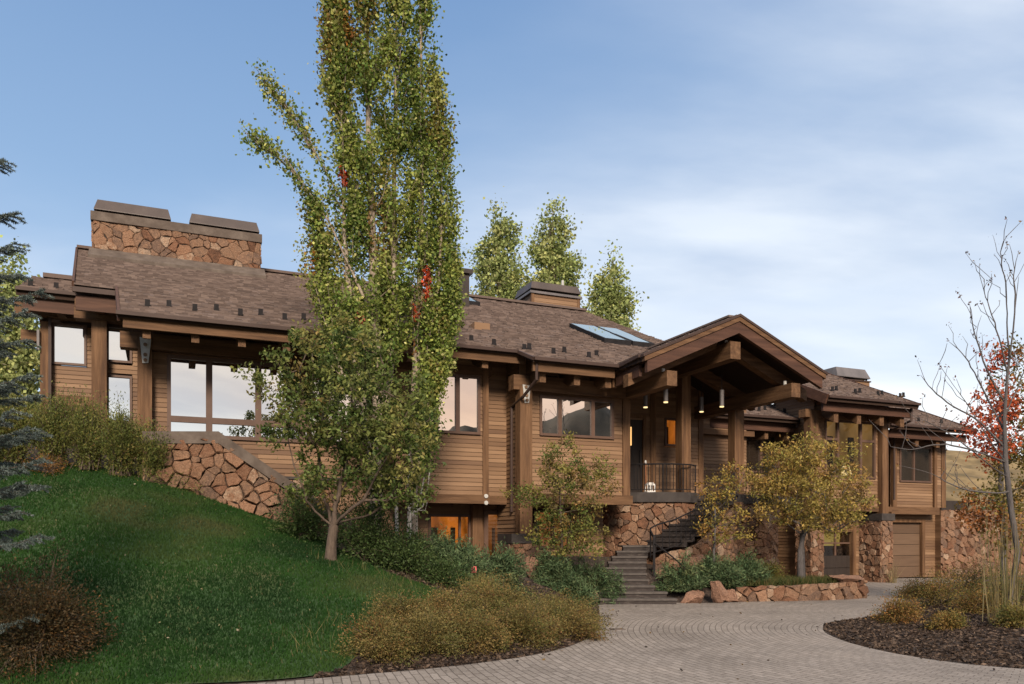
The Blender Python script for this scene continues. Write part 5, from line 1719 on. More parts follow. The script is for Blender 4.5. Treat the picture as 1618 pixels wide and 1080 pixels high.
def tree(name, label, cat, base, trunk, ells, ntips, dmin, nleaf, lsize, pal, palw, seed, bark='bark', r_tip=.006, r_trunk=.12, clump=.28, cz=.8, group=None, asp=.62, sag=.0, shell=0.3, cluster=True, tintj=.18, patches=(), bare=0.0, up=0.0, expo=.5, wig=.05, limbs=()):
    rg = np.random.default_rng(seed)
    base = np.array(base, float)
    o = empty(name, base, 0, label, cat, group)
    tr = [np.array(p, float) for p in trunk]
    tips, _ = in_ellipsoids(rg, ells, ntips * 4, shell)
    tips = spaced(tips, dmin)[:ntips]
    S, endn = skeleton(tr, tips, rg, wig=wig, sag=sag, limbs=limbs)
    loc = tuple(-base)
    skel_mesh(S, r_tip, r_trunk, 'trunk', bark, o, loc, n_trunk=len(tr), expo=expo)
    if nleaf:
        leafy = tips[rg.random(len(tips)) >= bare]
        k = rg.integers(0, len(leafy), nleaf)
        sz = clump * (.6 + .8 * rg.random(len(leafy)))
        C = leafy[k] + rg.normal(size=(nleaf, 3)) * sz[k][:, None] * np.array([.62, .62, .62 * cz])
        colc = pick(rg, pal, len(leafy), palw)
        for (px, py, pz, pr, pc) in patches:
            d = np.linalg.norm(leafy - np.array([px, py, pz]), axis=1)
            colc[d < pr] = pc
        cols = colc[k] * .7 + pick(rg, pal, nleaf, palw) * .3
        for (px, py, pz, pr, pc) in patches:
            d = np.linalg.norm(C - np.array([px, py, pz]), axis=1)
            cols[d < pr] = np.array(pc) * .85 + cols[d < pr] * .15
        cols *= (1 + tintj * rg.normal(size=(nleaf, 1)))
        leaf_mesh('crown', C, lsize, np.clip(cols, .003, .9), 'leaf', o, loc, rg, asp, up)
    return o
G1, G2, G3 = (.052, .092, .018), (.090, .135, .026), (.160, .190, .040)
YG, YE, OR, RD, BR = (.28, .26, .065), (.33, .24, .045), (.34, .15, .030), (.42, .065, .022), (.17, .085, .032)

def ell(px, py, Y, rpx, rpy, ry, w=None):
    """an ellipsoid of crown whose centre stands Y metres away; radii given as seen"""
    x, y, z = at(px, py, Y)
    s = Y / F
    return (x, y, z, rpx * s, ry, rpy * s, w if w else rpx * rpy * 1e-3)
# --- the tall poplar: several upright leaders
def poplar(name, label, base, stems, nleaf, seed, patches, pal, palw, lsize=.074):
    rg = np.random.default_rng(seed)
    base = np.array(base, float)
    o = empty(name, base, 0, label, 'tree', 'poplars in front of the house')
    loc = tuple(-base)
    mb = MB()
    C, K, Cc = [], [], []
    tot = sum(s[3] for s in stems)
    for (path, r0, width, wgt, dens0, ysc) in stems:
        path = [np.array(p, float) for p in path]
        L = [0]
        for a, b in zip(path, path[1:]): L.append(L[-1] + np.linalg.norm(b - a))
        rs = [r0 * max(1 - .93 * l / L[-1], .06) for l in L]
        mb.tube(path, rs, 8, cap=False)
        # upright twigs off the leader
        nt_ = int(L[-1] * 6.5)
        for i in range(nt_):
            s = rg.uniform(dens0, 1.0)
            d = s * L[-1]
            j = max(q for q in range(len(L) - 1) if L[q] <= d + 1e-6)
            p = path[j] + (path[j + 1] - path[j]) * (d - L[j]) / (L[j + 1] - L[j])
            ax = unit(path[j + 1] - path[j])
            w = width * np.interp(s, [0, .15, .4, .75, 1], [.55, .9, 1.0, .7, .22])
            a = rg.uniform(0, 2 * np.pi)
            out = np.array([math.cos(a), math.sin(a) * ysc, 0]) * w * rg.uniform(.45, 1.05)
            ln = rg.uniform(.6, 1.3) * (0.6 + .5 * w / max(width, .01))
            e = p + out + ax * ln
            m = p + out * .62 + ax * ln * .38
            mb.tube([p, m, e], [.016, .010, .004], 4, cap=False)
            nl = int(nleaf * wgt / tot / nt_)
            t = rg.random(nl) ** .5
            q = np.where(t[:, None] < .5, p + (m - p) * (t[:, None] * 2), m + (e - m) * (t[:, None] * 2 - 1))
            q = q + rg.normal(size=(nl, 3)) * np.array([.10, .10, .14])
            C.append(q)
            Cc.append(np.repeat(pick(rg, pal, 1, palw), nl, 0))
    C = np.concatenate(C)
    cc = np.concatenate(Cc)
    cols = cc * .6 + pick(rg, pal, len(C), palw) * .4
    lt = rg.random(len(C)) < .035
    cols[lt] = (.42, .40, .16)
    for (px, py, pz, rx, rzz, pc, pr) in patches:
        d = ((C[:, 0] - px) / rx) ** 2 + ((C[:, 2] - pz) / rzz) ** 2 + ((C[:, 1] - py) / 1.2) ** 2
        m = (d < 1) & (rg.random(len(C)) < pr)
        cols[m] = np.array(pc) * (1 + .25 * rg.normal(size=(m.sum(), 1)))
    cols *= (1 + .16 * rg.normal(size=(len(C), 1)))
    mb.build('trunk', M['palebark'], o, loc, True)
    leaf_mesh('crown', C, lsize, np.clip(cols, .004, .9), 'leaf', o, loc, rg, .85)
    return o
def P3(px, py, Y): return at(px, py, Y)
PY = 18.2
popal = [(.080, .135, .026), (.165, .225, .046), (.29, .325, .075), (.42, .41, .13), (.24, .18, .05)]
popw = [.28, .32, .24, .11, .05]
bz = tz(*at(600, 800, PY)[:2])
def stem(px0, pts, r0, wpx, wgt, dens0, Y=PY, ysc=1.0):
    return ([P3(*p, Y) if len(p) == 2 else P3(p[0], p[1], p[2]) for p in pts], r0, wpx * PY / F, wgt, dens0, ysc)
b1 = (gx(588, PY), PY, bz)
s1 = [stem(0, [(592, 850), (598, 640), (590, 420), (582, 200), (578, -120)], .17, 58, 2.6, .24),
      stem(0, [(594, 760), (560, 560), (545, 380), (540, 180), (536, 20)], .10, 40, 1.5, .22, PY - .3),
      stem(0, [(596, 740), (622, 540), (622, 360), (624, 180), (628, -60)], .11, 42, 1.6, .20, PY + .3),
      stem(0, [(592, 700), (528, 560), (508, 450), (498, 370), (492, 335)], .06, 28, .62, .22, PY - .4),
      stem(0, [(575, 470), (520, 350), (470, 280), (440, 250), (422, 236)], .035, 11, .12, .42, PY - .4),
      stem(0, [(575, 380), (515, 270), (475, 205), (450, 170), (434, 148)], .035, 11, .13, .42, PY - .1),
      stem(0, [(570, 330), (545, 200), (524, 100), (520, 10)], .04, 22, .45, .25, PY - .2)]
pt1 = [(gx(550, PY), PY - .2, at(0, 295, PY)[2], .10, .22, RD, .8), (gx(556, PY), PY - .2, at(0, 65, PY)[2], .10, .45, OR, .7), (gx(500, PY), PY, at(0, 420, PY)[2], .18, .5, OR, .4), (gx(600, PY), PY, at(0, 370, PY)[2], .25, .8, (.26, .16, .06), .4),
       (gx(512, PY), PY, at(0, 80, PY)[2], .35, .9, (.20, .14, .035), .5), (gx(565, PY), PY, at(0, 30, PY)[2], .5, .8, (.19, .14, .035), .35), (gx(577, PY), PY, at(0, 515, PY)[2], .12, .14, (.40, .15, .08), .7)]
poplar('poplar_tree', 'tall leafy columnar poplar with the broadest crown and stray left branches, behind the crabapple', b1, s1, 60000, 71, pt1, popal, popw)
b2 = (gx(650, PY + .4), PY + .4, bz)
s2 = [stem(0, [(652, 845), (655, 640), (664, 430), (668, 220), (662, -80)], .13, 40, 1.6, .25, PY + .5),
      stem(0, [(654, 720), (690, 520), (697, 380), (697, 250), (690, 150)], .08, 30, 1.0, .25, PY + .5),
      stem(0, [(653, 790), (668, 690), (690, 590), (706, 510), (714, 440)], .06, 24, .85, .24, PY + .3),
      stem(0, [(652, 800), (660, 740), (668, 690), (674, 640), (678, 600)], .045, 20, .5, .2, PY + .1)]
pt2 = [(gx(672, PY), PY + .3, at(0, 440, PY)[2], .12, .42, RD, .9), (gx(655, PY), PY + .3, at(0, 488, PY)[2], .10, .25, RD, .75), (gx(650, PY), PY + .3, at(0, 545, PY)[2], .08, .2, OR, .7), (gx(697, PY), PY + .3, at(0, 180, PY)[2], .4, .6, (.20, .17, .04), .4),
       (gx(655, PY), PY + .4, at(0, 460, PY)[2], .22, .7, (.24, .16, .07), .35)]
poplar('poplar_tree', 'slimmer columnar poplar on the right with red leaf tufts and a pale forked stem base', b2, s2, 34000, 72, pt2, popal, popw)
# pale aspen stems at the foot
mb = MB()
ax_, ay_ = gx(648, 17.6), 17.6
for pts, r in (([(646, 870), (647, 800), (645, 760), (648, 700)], .055), ([(652, 815), (664, 785), (671, 752)], .022), ([(650, 812), (668, 800), (676, 770), (680, 735)], .020), ([(655, 806), (672, 806), (675, 793)], .012), ([(628, 870), (626, 790), (624, 740)], .045)):
    mb.tube([P3(a, b, 17.6) for a, b in pts], [r, r * .85, r * .7, r * .6][:len(pts)], 7, cap=False)
M['whitebark'] = mix_mat('white_aspen_bark', [(0.0, (0.20, 0.17, 0.14)), (0.4, (0.48, 0.44, 0.39)), (1.0, (0.62, 0.58, 0.53))], .8, .1, 5.0, (3, 3, 1), .4, 12)
ab = P3(646, 870, 17.6)
o = empty('aspen_tree', ab, 0, 'bare white aspen stems with forked side shoots at the foot of the poplars', 'tree')
mb.build('trunk', M['whitebark'], o, tuple(-np.array(ab)), True)

# --- crabapple on the lawn
CY = 15.5
cb = at(522, 885, CY)
cb = (cb[0], CY, tz(cb[0], CY) - .05)
ctr = [cb, at(524, 855, CY), at(527, 832, CY)]
cE = [ell(560, 640, CY, 92, 88, 1.15), ell(610, 715, CY - .1, 76, 70, 1.0), ell(488, 650, CY - .2, 56, 50, .8), ell(545, 560, CY, 70, 52, .9), ell(520, 745, CY, 50, 48, .7), ell(625, 770, CY, 60, 36, .8), ell(450, 575, CY - .3, 26, 22, .3), ell(425, 615, CY - .3, 36, 18, .3), ell(645, 660, CY + .1, 44, 74, .7), ell(445, 680, CY - .2, 34, 22, .3), ell(400, 590, CY - .3, 22, 10, .2), ell(478, 545, CY, 20, 26, .3), ell(470, 780, CY, 24, 16, .3)]
tree('crabapple_tree', 'spreading green crabapple tree with short brown trunk standing on the lawn', 'tree', cb, ctr, cE, 250, .24, 17500, .092, [(.054, .090, .022), (.098, .136, .032), (.160, .182, .050), (.23, .21, .064), (.20, .13, .046)], [.28, .33, .22, .12, .05], 81, 'bark', .0078, .105, .16, .9, asp=.5, wig=.08,
     limbs=[[at(505, 815, CY - .1), at(485, 790, CY - .2), at(470, 750, CY - .3), at(455, 700, CY - .3)], [at(518, 805, CY + .2), at(508, 760, CY + .3), at(500, 700, CY + .3)], [at(530, 800, CY), at(545, 740, CY + .1), at(555, 660, CY), at(552, 590, CY)], [at(545, 812, CY - .2), at(575, 790, CY - .4), at(600, 740, CY - .5)], [at(548, 822, CY + .1), at(585, 812, CY + .2), at(625, 785, CY + .3), at(645, 740, CY + .3)]])

# --- small trees by the entry
EY = 20.0
eb = (gx(886, EY), EY, tz(gx(886, EY), EY))
etr = [eb, at(888, 850, EY), at(886, 810, EY), at(884, 770, EY)]
eE = [ell(885, 735, EY, 34, 42, .6), ell(893, 790, EY, 58, 46, .75), ell(838, 778, EY, 26, 26, .4), ell(938, 742, EY, 30, 20, .4), ell(928, 838, EY, 38, 44, .5), ell(862, 835, EY, 32, 34, .4), ell(812, 780, EY, 14, 10, .2), ell(893, 698, EY, 14, 14, .25), ell(960, 768, EY, 18, 10, .3), ell(895, 850, EY - .2, 45, 28, .5)]
tree('ornamental_tree', 'slender green and yellow young tree in front of the three-pane window', 'tree', eb, etr, eE, 140, .20, 8500, .082, [(.075, .115, .025), (.13, .15, .036), (.23, .195, .052), (.25, .15, .05), (.17, .12, .05)], [.30, .28, .24, .10, .08], 82, 'bark', .0055, .035, .15, .9, asp=.45, wig=.08)
FY = 21.6
fb = (gx(1128, FY), FY, .6)
ftr = [fb, at(1128, 868, FY), at(1130, 830, FY), at(1130, 800, FY)]
fE = [ell(1136, 770, FY, 34, 24, .5), ell(1162, 750, FY, 24, 20, .4), ell(1128, 800, FY, 18, 18, .3), ell(1150, 810, FY, 36, 24, .4), ell(1135, 840, FY, 28, 18, .4), ell(1175, 760, FY, 16, 14, .3), ell(1165, 840, FY, 25, 14, .3), ell(1108, 835, FY, 12, 16, .3)]
tree('ornamental_tree', 'thin yellow and orange leaved young tree between the stairs and the entry railing', 'tree', fb, ftr, fE, 90, .19, 2200, .082, [(.17, .165, .038), (.33, .25, .06), (.34, .18, .05), (.18, .11, .045)], [.30, .36, .22, .12], 83, 'greybark', .0055, .035, .14, .9, asp=.5, wig=.1)
GY = 22.9
gb = (gx(1266, GY), GY, .32)
gtr = [gb, at(1266, 868, GY), at(1268, 845, GY)]
gE = [ell(1285, 770, GY, 80, 50, 1.4), ell(1250, 745, GY, 52, 40, 1.0), ell(1330, 770, GY, 40, 38, .9), ell(1270, 720, GY, 34, 26, .7), ell(1225, 720, GY, 20, 18, .4), ell(1215, 765, GY, 34, 22, .6), ell(1300, 815, GY, 70, 24, 1.0), ell(1320, 715, GY, 30, 18, .5), ell(1350, 800, GY, 28, 22, .6), ell(1215, 808, GY, 30, 16, .5), ell(1278, 697, GY, 12, 14, .3)]
tree('ornamental_tree', 'rounded golden yellow leaved tree in the planter before the garages', 'tree', gb, gtr, gE, 230, .23, 15500, .092, [(.19, .185, .045), (.30, .245, .062), (.40, .29, .08), (.33, .19, .06), (.19, .115, .05)], [.20, .32, .26, .14, .08], 84, 'greybark', .0066, .10, .20, .8, asp=.42, wig=.08)

# --- right edge: thin bare tree and red maple
HY_ = 15.2
hb = (gx(1592, HY_), HY_, tz(gx(1592, HY_), HY_))
rgb = np.random.default_rng(91)
def bare_tree():
    o = empty('bare_tree', hb, 0, 'nearly leafless grey tree with arching twigs on the right edge', 'tree')
    loc = tuple(-np.array(hb))
    S = Skel()
    trunk = [hb, at(1608, 870, HY_), at(1597, 800, HY_), at(1589, 730, HY_), at(1587, 660, HY_), at(1592, 590, HY_), at(1601, 520, HY_), at(1607, 460, HY_), at(1611, 425, HY_)]
    last = -1
    ids = []
    for a, b in zip(trunk, trunk[1:]):
        for k in range(3):
            p = np.array(a) + (np.array(b) - np.array(a)) * k / 3
            last = S.add(p, last); ids.append(last)
    ends = []
    def limb(par, pts, Y, sub=3):
        q = [np.array(S.p[par])] + [np.array(at(x, y, Y)) for x, y in pts]
        for _ in range(2): q = [q[0]] + [w for a, b in zip(q, q[1:]) for w in (a * .72 + b * .28, a * .28 + b * .72)][1:-1] + [q[-1]]
        prev = par
        nodes = []
        for a, b in zip(q, q[1:]):
            for k in range(1, 2):
                prev = S.add(b + rgb.normal(size=3) * .006, prev)
                nodes.append(prev)
        ends.append(prev)
        for n_ in nodes[2:]:
            if rgb.random() < .55:
                p = np.array(S.p[n_]); d = unit(np.array([rgb.normal(-.25, .55), rgb.normal(0, .4), rgb.uniform(.5, 1.2)]))
                ln = rgb.uniform(.25, .65)
                pr = n_
                for k in range(1, 4):
                    pr = S.add(p + d * ln * k / 3 + np.array([rgb.normal(0, .03), 0, .05 * (k / 3) ** 2]), pr)
                ends.append(pr)
    def near(y): return min(ids, key=lambda i: abs(S.p[i][2] - at(0, y, HY_)[2]))
    limb(near(735), [(1560, 690), (1530, 640), (1500, 600), (1484, 575)], HY_ - .3)
    limb(near(760), [(1550, 725), (1510, 690), (1470, 668), (1440, 655)], HY_ - .5)
    limb(near(700), [(1545, 660), (1500, 640), (1468, 610), (1455, 592)], HY_ + .2)
    limb(near(640), [(1560, 590), (1545, 540), (1535, 510), (1532, 480)], HY_)
    limb(near(600), [(1580, 540), (1565, 490), (1552, 455), (1566, 440)], HY_ - .2)
    limb(near(560), [(1590, 500), (1592, 450), (1580, 410), (1583, 385)], HY_ + .2)
    limb(near(680), [(1566, 640), (1540, 590), (1525, 560), (1500, 540)], HY_ + .3)
    limb(near(520), [(1605, 470), (1600, 430), (1610, 395)], HY_)
    limb(near(780), [(1560, 780), (1510, 770), (1470, 745), (1420, 735)], HY_ - .6)
    limb(near(720), [(1520, 705), (1480, 700), (1440, 712), (1408, 705)], HY_ - .8)
    limb(near(660), [(1612, 600), (1630, 560), (1640, 500)], HY_)
    skel_mesh(S, .0058, .070, 'trunk', 'greybark', o, loc)
    E_ = np.array([S.p[i] for i in ends])
    k = rgb.integers(0, len(E_), 240)
    C = E_[k] + rgb.normal(size=(240, 3)) * .035
    leaf_mesh('leaves', C, .055, np.clip(pick(rgb, [(.05, .03, .03), (.12, .05, .03), (.20, .12, .04)], 240), 0, 1), 'leaf', o, loc, rgb, .5)
bare_tree()
RY = 19.0
rb = (gx(1585, RY), RY, tz(gx(1585, RY), RY))
rtr = [rb, at(1585, 850, RY), at(1582, 780, RY), at(1580, 700, RY), at(1582, 640, RY)]
rE = [ell(1560, 700, RY, 22, 46, .5), ell(1575, 640, RY, 30, 40, .6), ell(1560, 668, RY, 28, 30, .5), ell(1600, 600, RY, 26, 60, .6), ell(1598, 740, RY, 40, 70, .8), ell(1550, 800, RY, 36, 30, .6), ell(1595, 830, RY, 40, 40, .8), ell(1570, 570, RY, 12, 30, .3), ell(1640, 700, RY, 50, 130, 1.0, 3.0)]
tree('maple_tree', 'red orange and yellow leaved young tree behind the bare grey one', 'tree', rb, rtr, rE, 220, .18, 8500, .085, [(.15, .14, .032), (.24, .16, .040), (.28, .12, .035), (.12, .105, .032)], [.34, .26, .18, .22], 85, 'greybark', .0055, .06, .18, .9,
     patches=[(at(1562, 680, RY)[0], RY, at(0, 690, RY)[2], .70, (.46, .095, .038)), (at(1572, 640, RY)[0], RY, at(0, 640, RY)[2], .55, (.46, .10, .04)), (at(1570, 580, RY)[0], RY, at(0, 575, RY)[2], .45, (.42, .08, .035)), (at(1545, 800, RY)[0], RY, at(0, 810, RY)[2], .5, (.27, .10, .03))])

# --- aspens behind the house, and one far left
def aspen(px, ptop, pbot, rpx, Y, seed, label, n):
    b = (gx(px, Y), Y, 2.0)
    tr = [b] + [at(px + (3 * math.sin(k)), y, Y) for k, y in enumerate(np.linspace(pbot, ptop + 30, 6))]
    E_ = []
    for k in range(9):
        f = k / 8
        y = ptop + 12 + (pbot - ptop) * f
        r = rpx * np.interp(f, [0, .12, .4, .75, 1], [.14, .46, .82, 1.0, .95])
        E_.append(ell(px + rpx * .15 * math.sin(k * 2.3 + seed), y, Y, r, (pbot - ptop) / 9, r * Y / F * .8, r))
    tree('aspen_tree', label, 'tree', b, tr, E_, 260, .34, int(n * 1.15), .17, [(.22, .275, .090), (.33, .375, .135), (.45, .455, .18), (.17, .205, .072)], [.3, .36, .22, .12], seed, 'palebark', .014, .16, .42, 1.0, 'aspens behind the house', asp=.85, shell=.25)
aspen(788, 333, 560, 46, 46, 301, 'pale green aspen behind the roof, left of the timber chimney', 15000)
aspen(874, 325, 560, 48, 47, 302, 'tallest pale green aspen, rising directly behind the timber chimney', 17000)
aspen(964, 408, 580, 42, 45, 303, 'shortest pale green aspen behind the roof, right of the timber chimney', 12000)
aspen(15, 405, 660, 52, 36, 304, 'pale green aspen past the left end of the house behind the spruce', 12000)
aspen(-60, 420, 660, 60, 37, 305, 'aspen cut off by the left edge of the view behind the spruce', 6000)

# --- blue spruce reaching in from the left edge
def spruce():
    rg = np.random.default_rng(61)
    Y = 9.4
    bx = gx(-95, Y)
    b = np.array((bx, Y, tz(bx, Y)))
    o = empty('blue_spruce', b, 0, 'blue grey spruce whose boughs reach in from the left edge', 'tree')
    loc = tuple(-b)
    mb = MB()
    top = at(-95, 60, Y)[2]
    mb.tube([b, (bx, Y, top)], [.14, .01], 8)
    C, D, A = [], [], []
    z = b[2] + .5
    tipspec = [(5, 258, 0.0), (20, 345, .1), (25, 392, -.1), (62, 470, .0), (30, 440, .2), (42, 500, -.2), (40, 545, .1), (50, 600, -.1), (58, 632, .15), (46, 685, -.1), (66, 690, .1), (68, 735, 0), (40, 770, -.1), (62, 775, .1), (30, 815, 0.0), (64, 856, -.1), (20, 700, .2), (10, 560, .3), (15, 620, .2), (20, 660, -.3), (5, 750, -.2), (10, 855, .2)]
    boughs = []
    for px, py, dy in tipspec:
        e = np.array(at(px, py, Y + dy * 2.2))
        s = np.array((bx, Y, e[2] - .05 + .20))
        boughs.append((s, e))
    for k in range(70):
        a = rg.uniform(0, 2 * math.pi); zz = rg.uniform(b[2] + .4, top - .3)
        ln = 1.25 * (1 - (zz - b[2]) / (top - b[2])) + .15
        if math.cos(a) > .35: ln *= .78
        s = np.array((bx, Y, zz))
        boughs.append((s, s + np.array((math.cos(a) * ln, math.sin(a) * ln, -.15 + rg.uniform(-.1, .12)))))
    for s, e in boughs:
        L = np.linalg.norm(e - s)
        n = 9
        pts = [s + (e - s) * (i / n) + np.array((0, 0, -.10 * L * math.sin(math.pi * i / n) + .06 * L * (i / n) ** 3)) for i in range(n + 1)]
        mb.tube(pts, [.016 * (1 - .8 * i / n) for i in range(n + 1)], 5, cap=False)
        segs = [(pts[i], pts[i + 1]) for i in range(n // 4, n)]
        d0 = unit(e - s)
        for i in range(n // 4, n):
            for sgn in (-1, 1):
                for rep in range(2):
                    q = pts[i] + (pts[i + 1] - pts[i]) * rg.random()
                    lt = rg.uniform(.10, .26) * (1.15 - .7 * i / n) + .05
                    dd = unit(d0 + sgn * np.cross(d0, (0, 0, 1)) * rg.uniform(.5, 1.0) + np.array((0, 0, rg.uniform(-.35, .25))))
                    mb.tube([q, q + dd * lt], [.005, .002], 4, cap=False)
                    segs.append((q, q + dd * lt))
        for a, c in segs:
            l = np.linalg.norm(c - a)
            m = int(l * 620) + 8
            t = rg.random(m)[:, None]
            C.append(a + (c - a) * t); D.append(np.repeat(unit(c - a)[None], m, 0))
    C, D = np.concatenate(C), np.concatenate(D)
    n = len(C)
    ax = unit(rg.normal(size=(n, 3)) * .75 + D * .9)
    C = C + ax * .014
    cols = pick(rg, [(.070, .098, .088), (.108, .142, .134), (.165, .200, .190), (.05, .07, .055)], n, [.3, .35, .2, .15])
    mb.build('trunk', M['bark'], o, loc, True)
    leaf_mesh('crown', C, .040, cols, 'needle', o, loc, rg, .17, dirs=ax, dirw=1.0, fold=0)
spruce()

# --- shrubs
def shrub(name, label, cat, px, pyb, Y, rx, h, pal, palw, n, lsize, seed, group=None, style='round', asp=.4, ry=None, mat='leaf', nst=40, zb=None, lean=(0, 0), cl=None, upw=.55):
    rg = np.random.default_rng(seed)
    x = gx(px, Y)
    z = tz(x, Y) if zb is None else zb
    b = np.array((x, Y, z))
    ry = ry or rx
    o = empty(name, b, 0, label, cat, group)
    mb = MB()
    tips = []
    cl = cl or .16 * rx
    # lumpy outline: random bumps over the dome
    bump_a = rg.uniform(0, 2 * np.pi, 7); bump_h = rg.uniform(.78, 1.12, 7)
    for k in range(nst):
        a = rg.uniform(0, 2 * math.pi)
        el = math.asin(rg.uniform(.02, 1.0)) if style != 'tall' else math.radians(rg.uniform(38, 88))
        if style == 'spread': el = math.asin(rg.uniform(.0, .85))
        r = rg.uniform(.62, 1.05) * bump_h[int(np.argmin(np.abs((bump_a - a + np.pi) % (2 * np.pi) - np.pi)))]
        e = np.array((math.cos(a) * math.cos(el) * rx * r + lean[0], math.sin(a) * math.cos(el) * ry * r + lean[1], math.sin(el) * h * r))
        e[2] += terrain([(x + e[0], Y + e[1])])[0] - z if zb is None else 0
        s = np.array((rg.normal(0, .10 * rx), rg.normal(0, .10 * ry), 0.0))
        m = s * .4 + e * .5 + np.array((0, 0, .12 * h))
        mb.tube([s, m, e], [.009 + .004 * h, .006, .002], 4, cap=False)
        tips.append((s, m, e))
    T = np.array(tips)
    k = rg.integers(0, nst, n)
    t = (rg.beta(3.0, 1.3, n) if style != 'tall' else rg.beta(1.5, 1.1, n))[:, None]
    q = (1 - t) ** 2 * T[k, 0] + 2 * t * (1 - t) * T[k, 1] + t ** 2 * T[k, 2]
    C = q + rg.normal(size=(n, 3)) * cl * np.array([1, 1, .9])
    gz = (terrain(C[:, :2] + b[None, :2]) - z) if zb is None else np.zeros(n)
    C[:, 2] = np.maximum(C[:, 2], gz + .02 * rg.random(n))
    d = unit(T[k, 2] - T[k, 1])
    tipc = pick(rg, pal, nst, palw)
    cols = (tipc[k] * .55 + pick(rg, pal, n, palw) * .45) * (1 + .15 * rg.normal(size=(n, 1)))
    mb.build('stems', M['bark'], o, None, True)
    leaf_mesh('foliage', C, lsize, np.clip(cols, .003, .9), mat, o, None, rg, asp, dirs=d, dirw=upw)
    return o
SPI = [(.120, .108, .036), (.180, .145, .048), (.235, .150, .054), (.20, .090, .035), (.10, .115, .030)]
SPW = [.30, .26, .15, .07, .22]
SG = 'brown gold spirea shrubs at the driveway edge'
spi = [(604, 1043, 10.9, .62, .66, 'leftmost low brown gold spirea shrub, next to the lawn'), (676, 1040, 11.2, .66, .78, 'brown gold spirea shrub second from the lawn side, by the paving edge'), (752, 1032, 11.7, .68, .82, 'brown gold spirea shrub in the middle of the front row by the paving'),
       (828, 1018, 12.4, .72, .90, 'tall brown gold spirea shrub in the front row near the mulch curve'), (893, 1000, 13.3, .72, .92, 'rightmost brown gold spirea shrub beside the pale cover plate'), (640, 1010, 12.0, .60, .72, 'brown gold spirea shrub behind the two leftmost front ones'),
       (715, 990, 12.9, .66, .80, 'brown gold spirea shrub behind the middle of the front row'), (790, 970, 14.0, .74, .92, 'olive spirea shrub in the back row left of the grey boulder'), (862, 962, 14.8, .76, .92, 'olive spirea shrub in the back row in front of the grey boulder'), (905, 975, 14.6, .60, .8, 'olive spirea shrub at the right end of the back row')]
for i, (px, py, Y, r, h, lb) in enumerate(spi):
    rq = random.Random(i * 5 + 1)
    wq = np.array(SPW) * np.array([rq.uniform(.4, 2.0) for _ in SPW])
    shrub('spirea_shrub', lb, 'shrub', px, py, Y, r * 1.02, h * .74, SPI, wq / wq.sum(), 14500, .033, 400 + i, SG, nst=40, asp=.46, cl=.095)
JP = [(.040, .075, .030), (.068, .112, .048), (.105, .145, .068), (.14, .15, .058)]
JW = [.30, .36, .24, .10]
JG = 'mugo pines beside the stairs'
def mugo(px, py, Y, r, h, seed, label, zb=None, n=9000):
    return shrub('mugo_pine', label, 'shrub', px, py, Y, r * 1.08, h * 1.1, JP, JW, n, .105, seed, JG, nst=64, asp=.17, mat='needle', zb=zb, cl=.075, upw=.5)
mugo(1078, 940, 21.2, .72, .85, 501, 'green mugo pine directly right of the stairs, left of the pointed boulder', .28)
mugo(1130, 930, 21.6, .85, .95, 502, 'green mugo pine behind the pointed red boulder', .32)
mugo(1178, 925, 21.9, .62, .82, 503, 'green mugo pine at the left end of the planter wall', .35)
mugo(885, 920, 19.6, .62, .80, 504, 'green mugo pine left of the stairs above the flat boulders')
mugo(938, 905, 20.6, .80, 1.0, 505, 'yellowish green mugo pine leaning over the left side of the stairs')
mugo(915, 930, 19.4, .45, .6, 506, 'small dark mugo pine below the leaning one, left of the stairs')
mugo(790, 890, 17.4, .60, .90, 507, 'blue green mugo pine beside the capped stone pier')
mugo(735, 895, 17.0, .75, .95, 508, 'blue green mugo pine behind the pink marker flag')
mugo(690, 880, 17.2, .65, .95, 509, 'blue green mugo pine left of the pink marker flag, under the lit window')
DG = [(.032, .060, .017), (.055, .090, .026), (.090, .125, .038)]
DW = [.4, .4, .2]
DGG = 'dark green shrubs at the foot of the bank'
shrub('leafy_shrub', 'dark green leafy shrub right of the crabapple trunk', 'shrub', 590, 890, 16.4, 1.0, 1.5, DG, DW, 9000, .055, 521, DGG, nst=60, asp=.5)
shrub('leafy_shrub', 'dark green leafy shrub between the crabapple trunk and the stone wall', 'shrub', 480, 855, 17.2, .85, 1.15, DG, DW, 7000, .055, 522, DGG, nst=60, asp=.5)
shrub('leafy_shrub', 'dark green leafy shrub below the pale aspen stems', 'shrub', 640, 890, 16.2, .85, 1.15, DG, DW, 8000, .055, 523, DGG, nst=60, asp=.5)
shrub('leafy_shrub', 'low dark green shrub in front of the lit basement window', 'shrub', 700, 915, 15.8, .6, .6, DG, DW, 5000, .05, 524, DGG, nst=50, asp=.5)
shrub('leafy_shrub', 'dark shrub under the entry young tree beside the pier', 'shrub', 870, 880, 20.2, .6, .8, DG, DW, 5000, .05, 525, DGG, nst=50, asp=.5)
WL = [(.095, .120, .030), (.150, .165, .042), (.21, .195, .052), (.070, .100, .026), (.25, .165, .05)]
WW = [.3, .3, .18, .16, .06]
WG = 'willowy shrubs along the top of the bank'
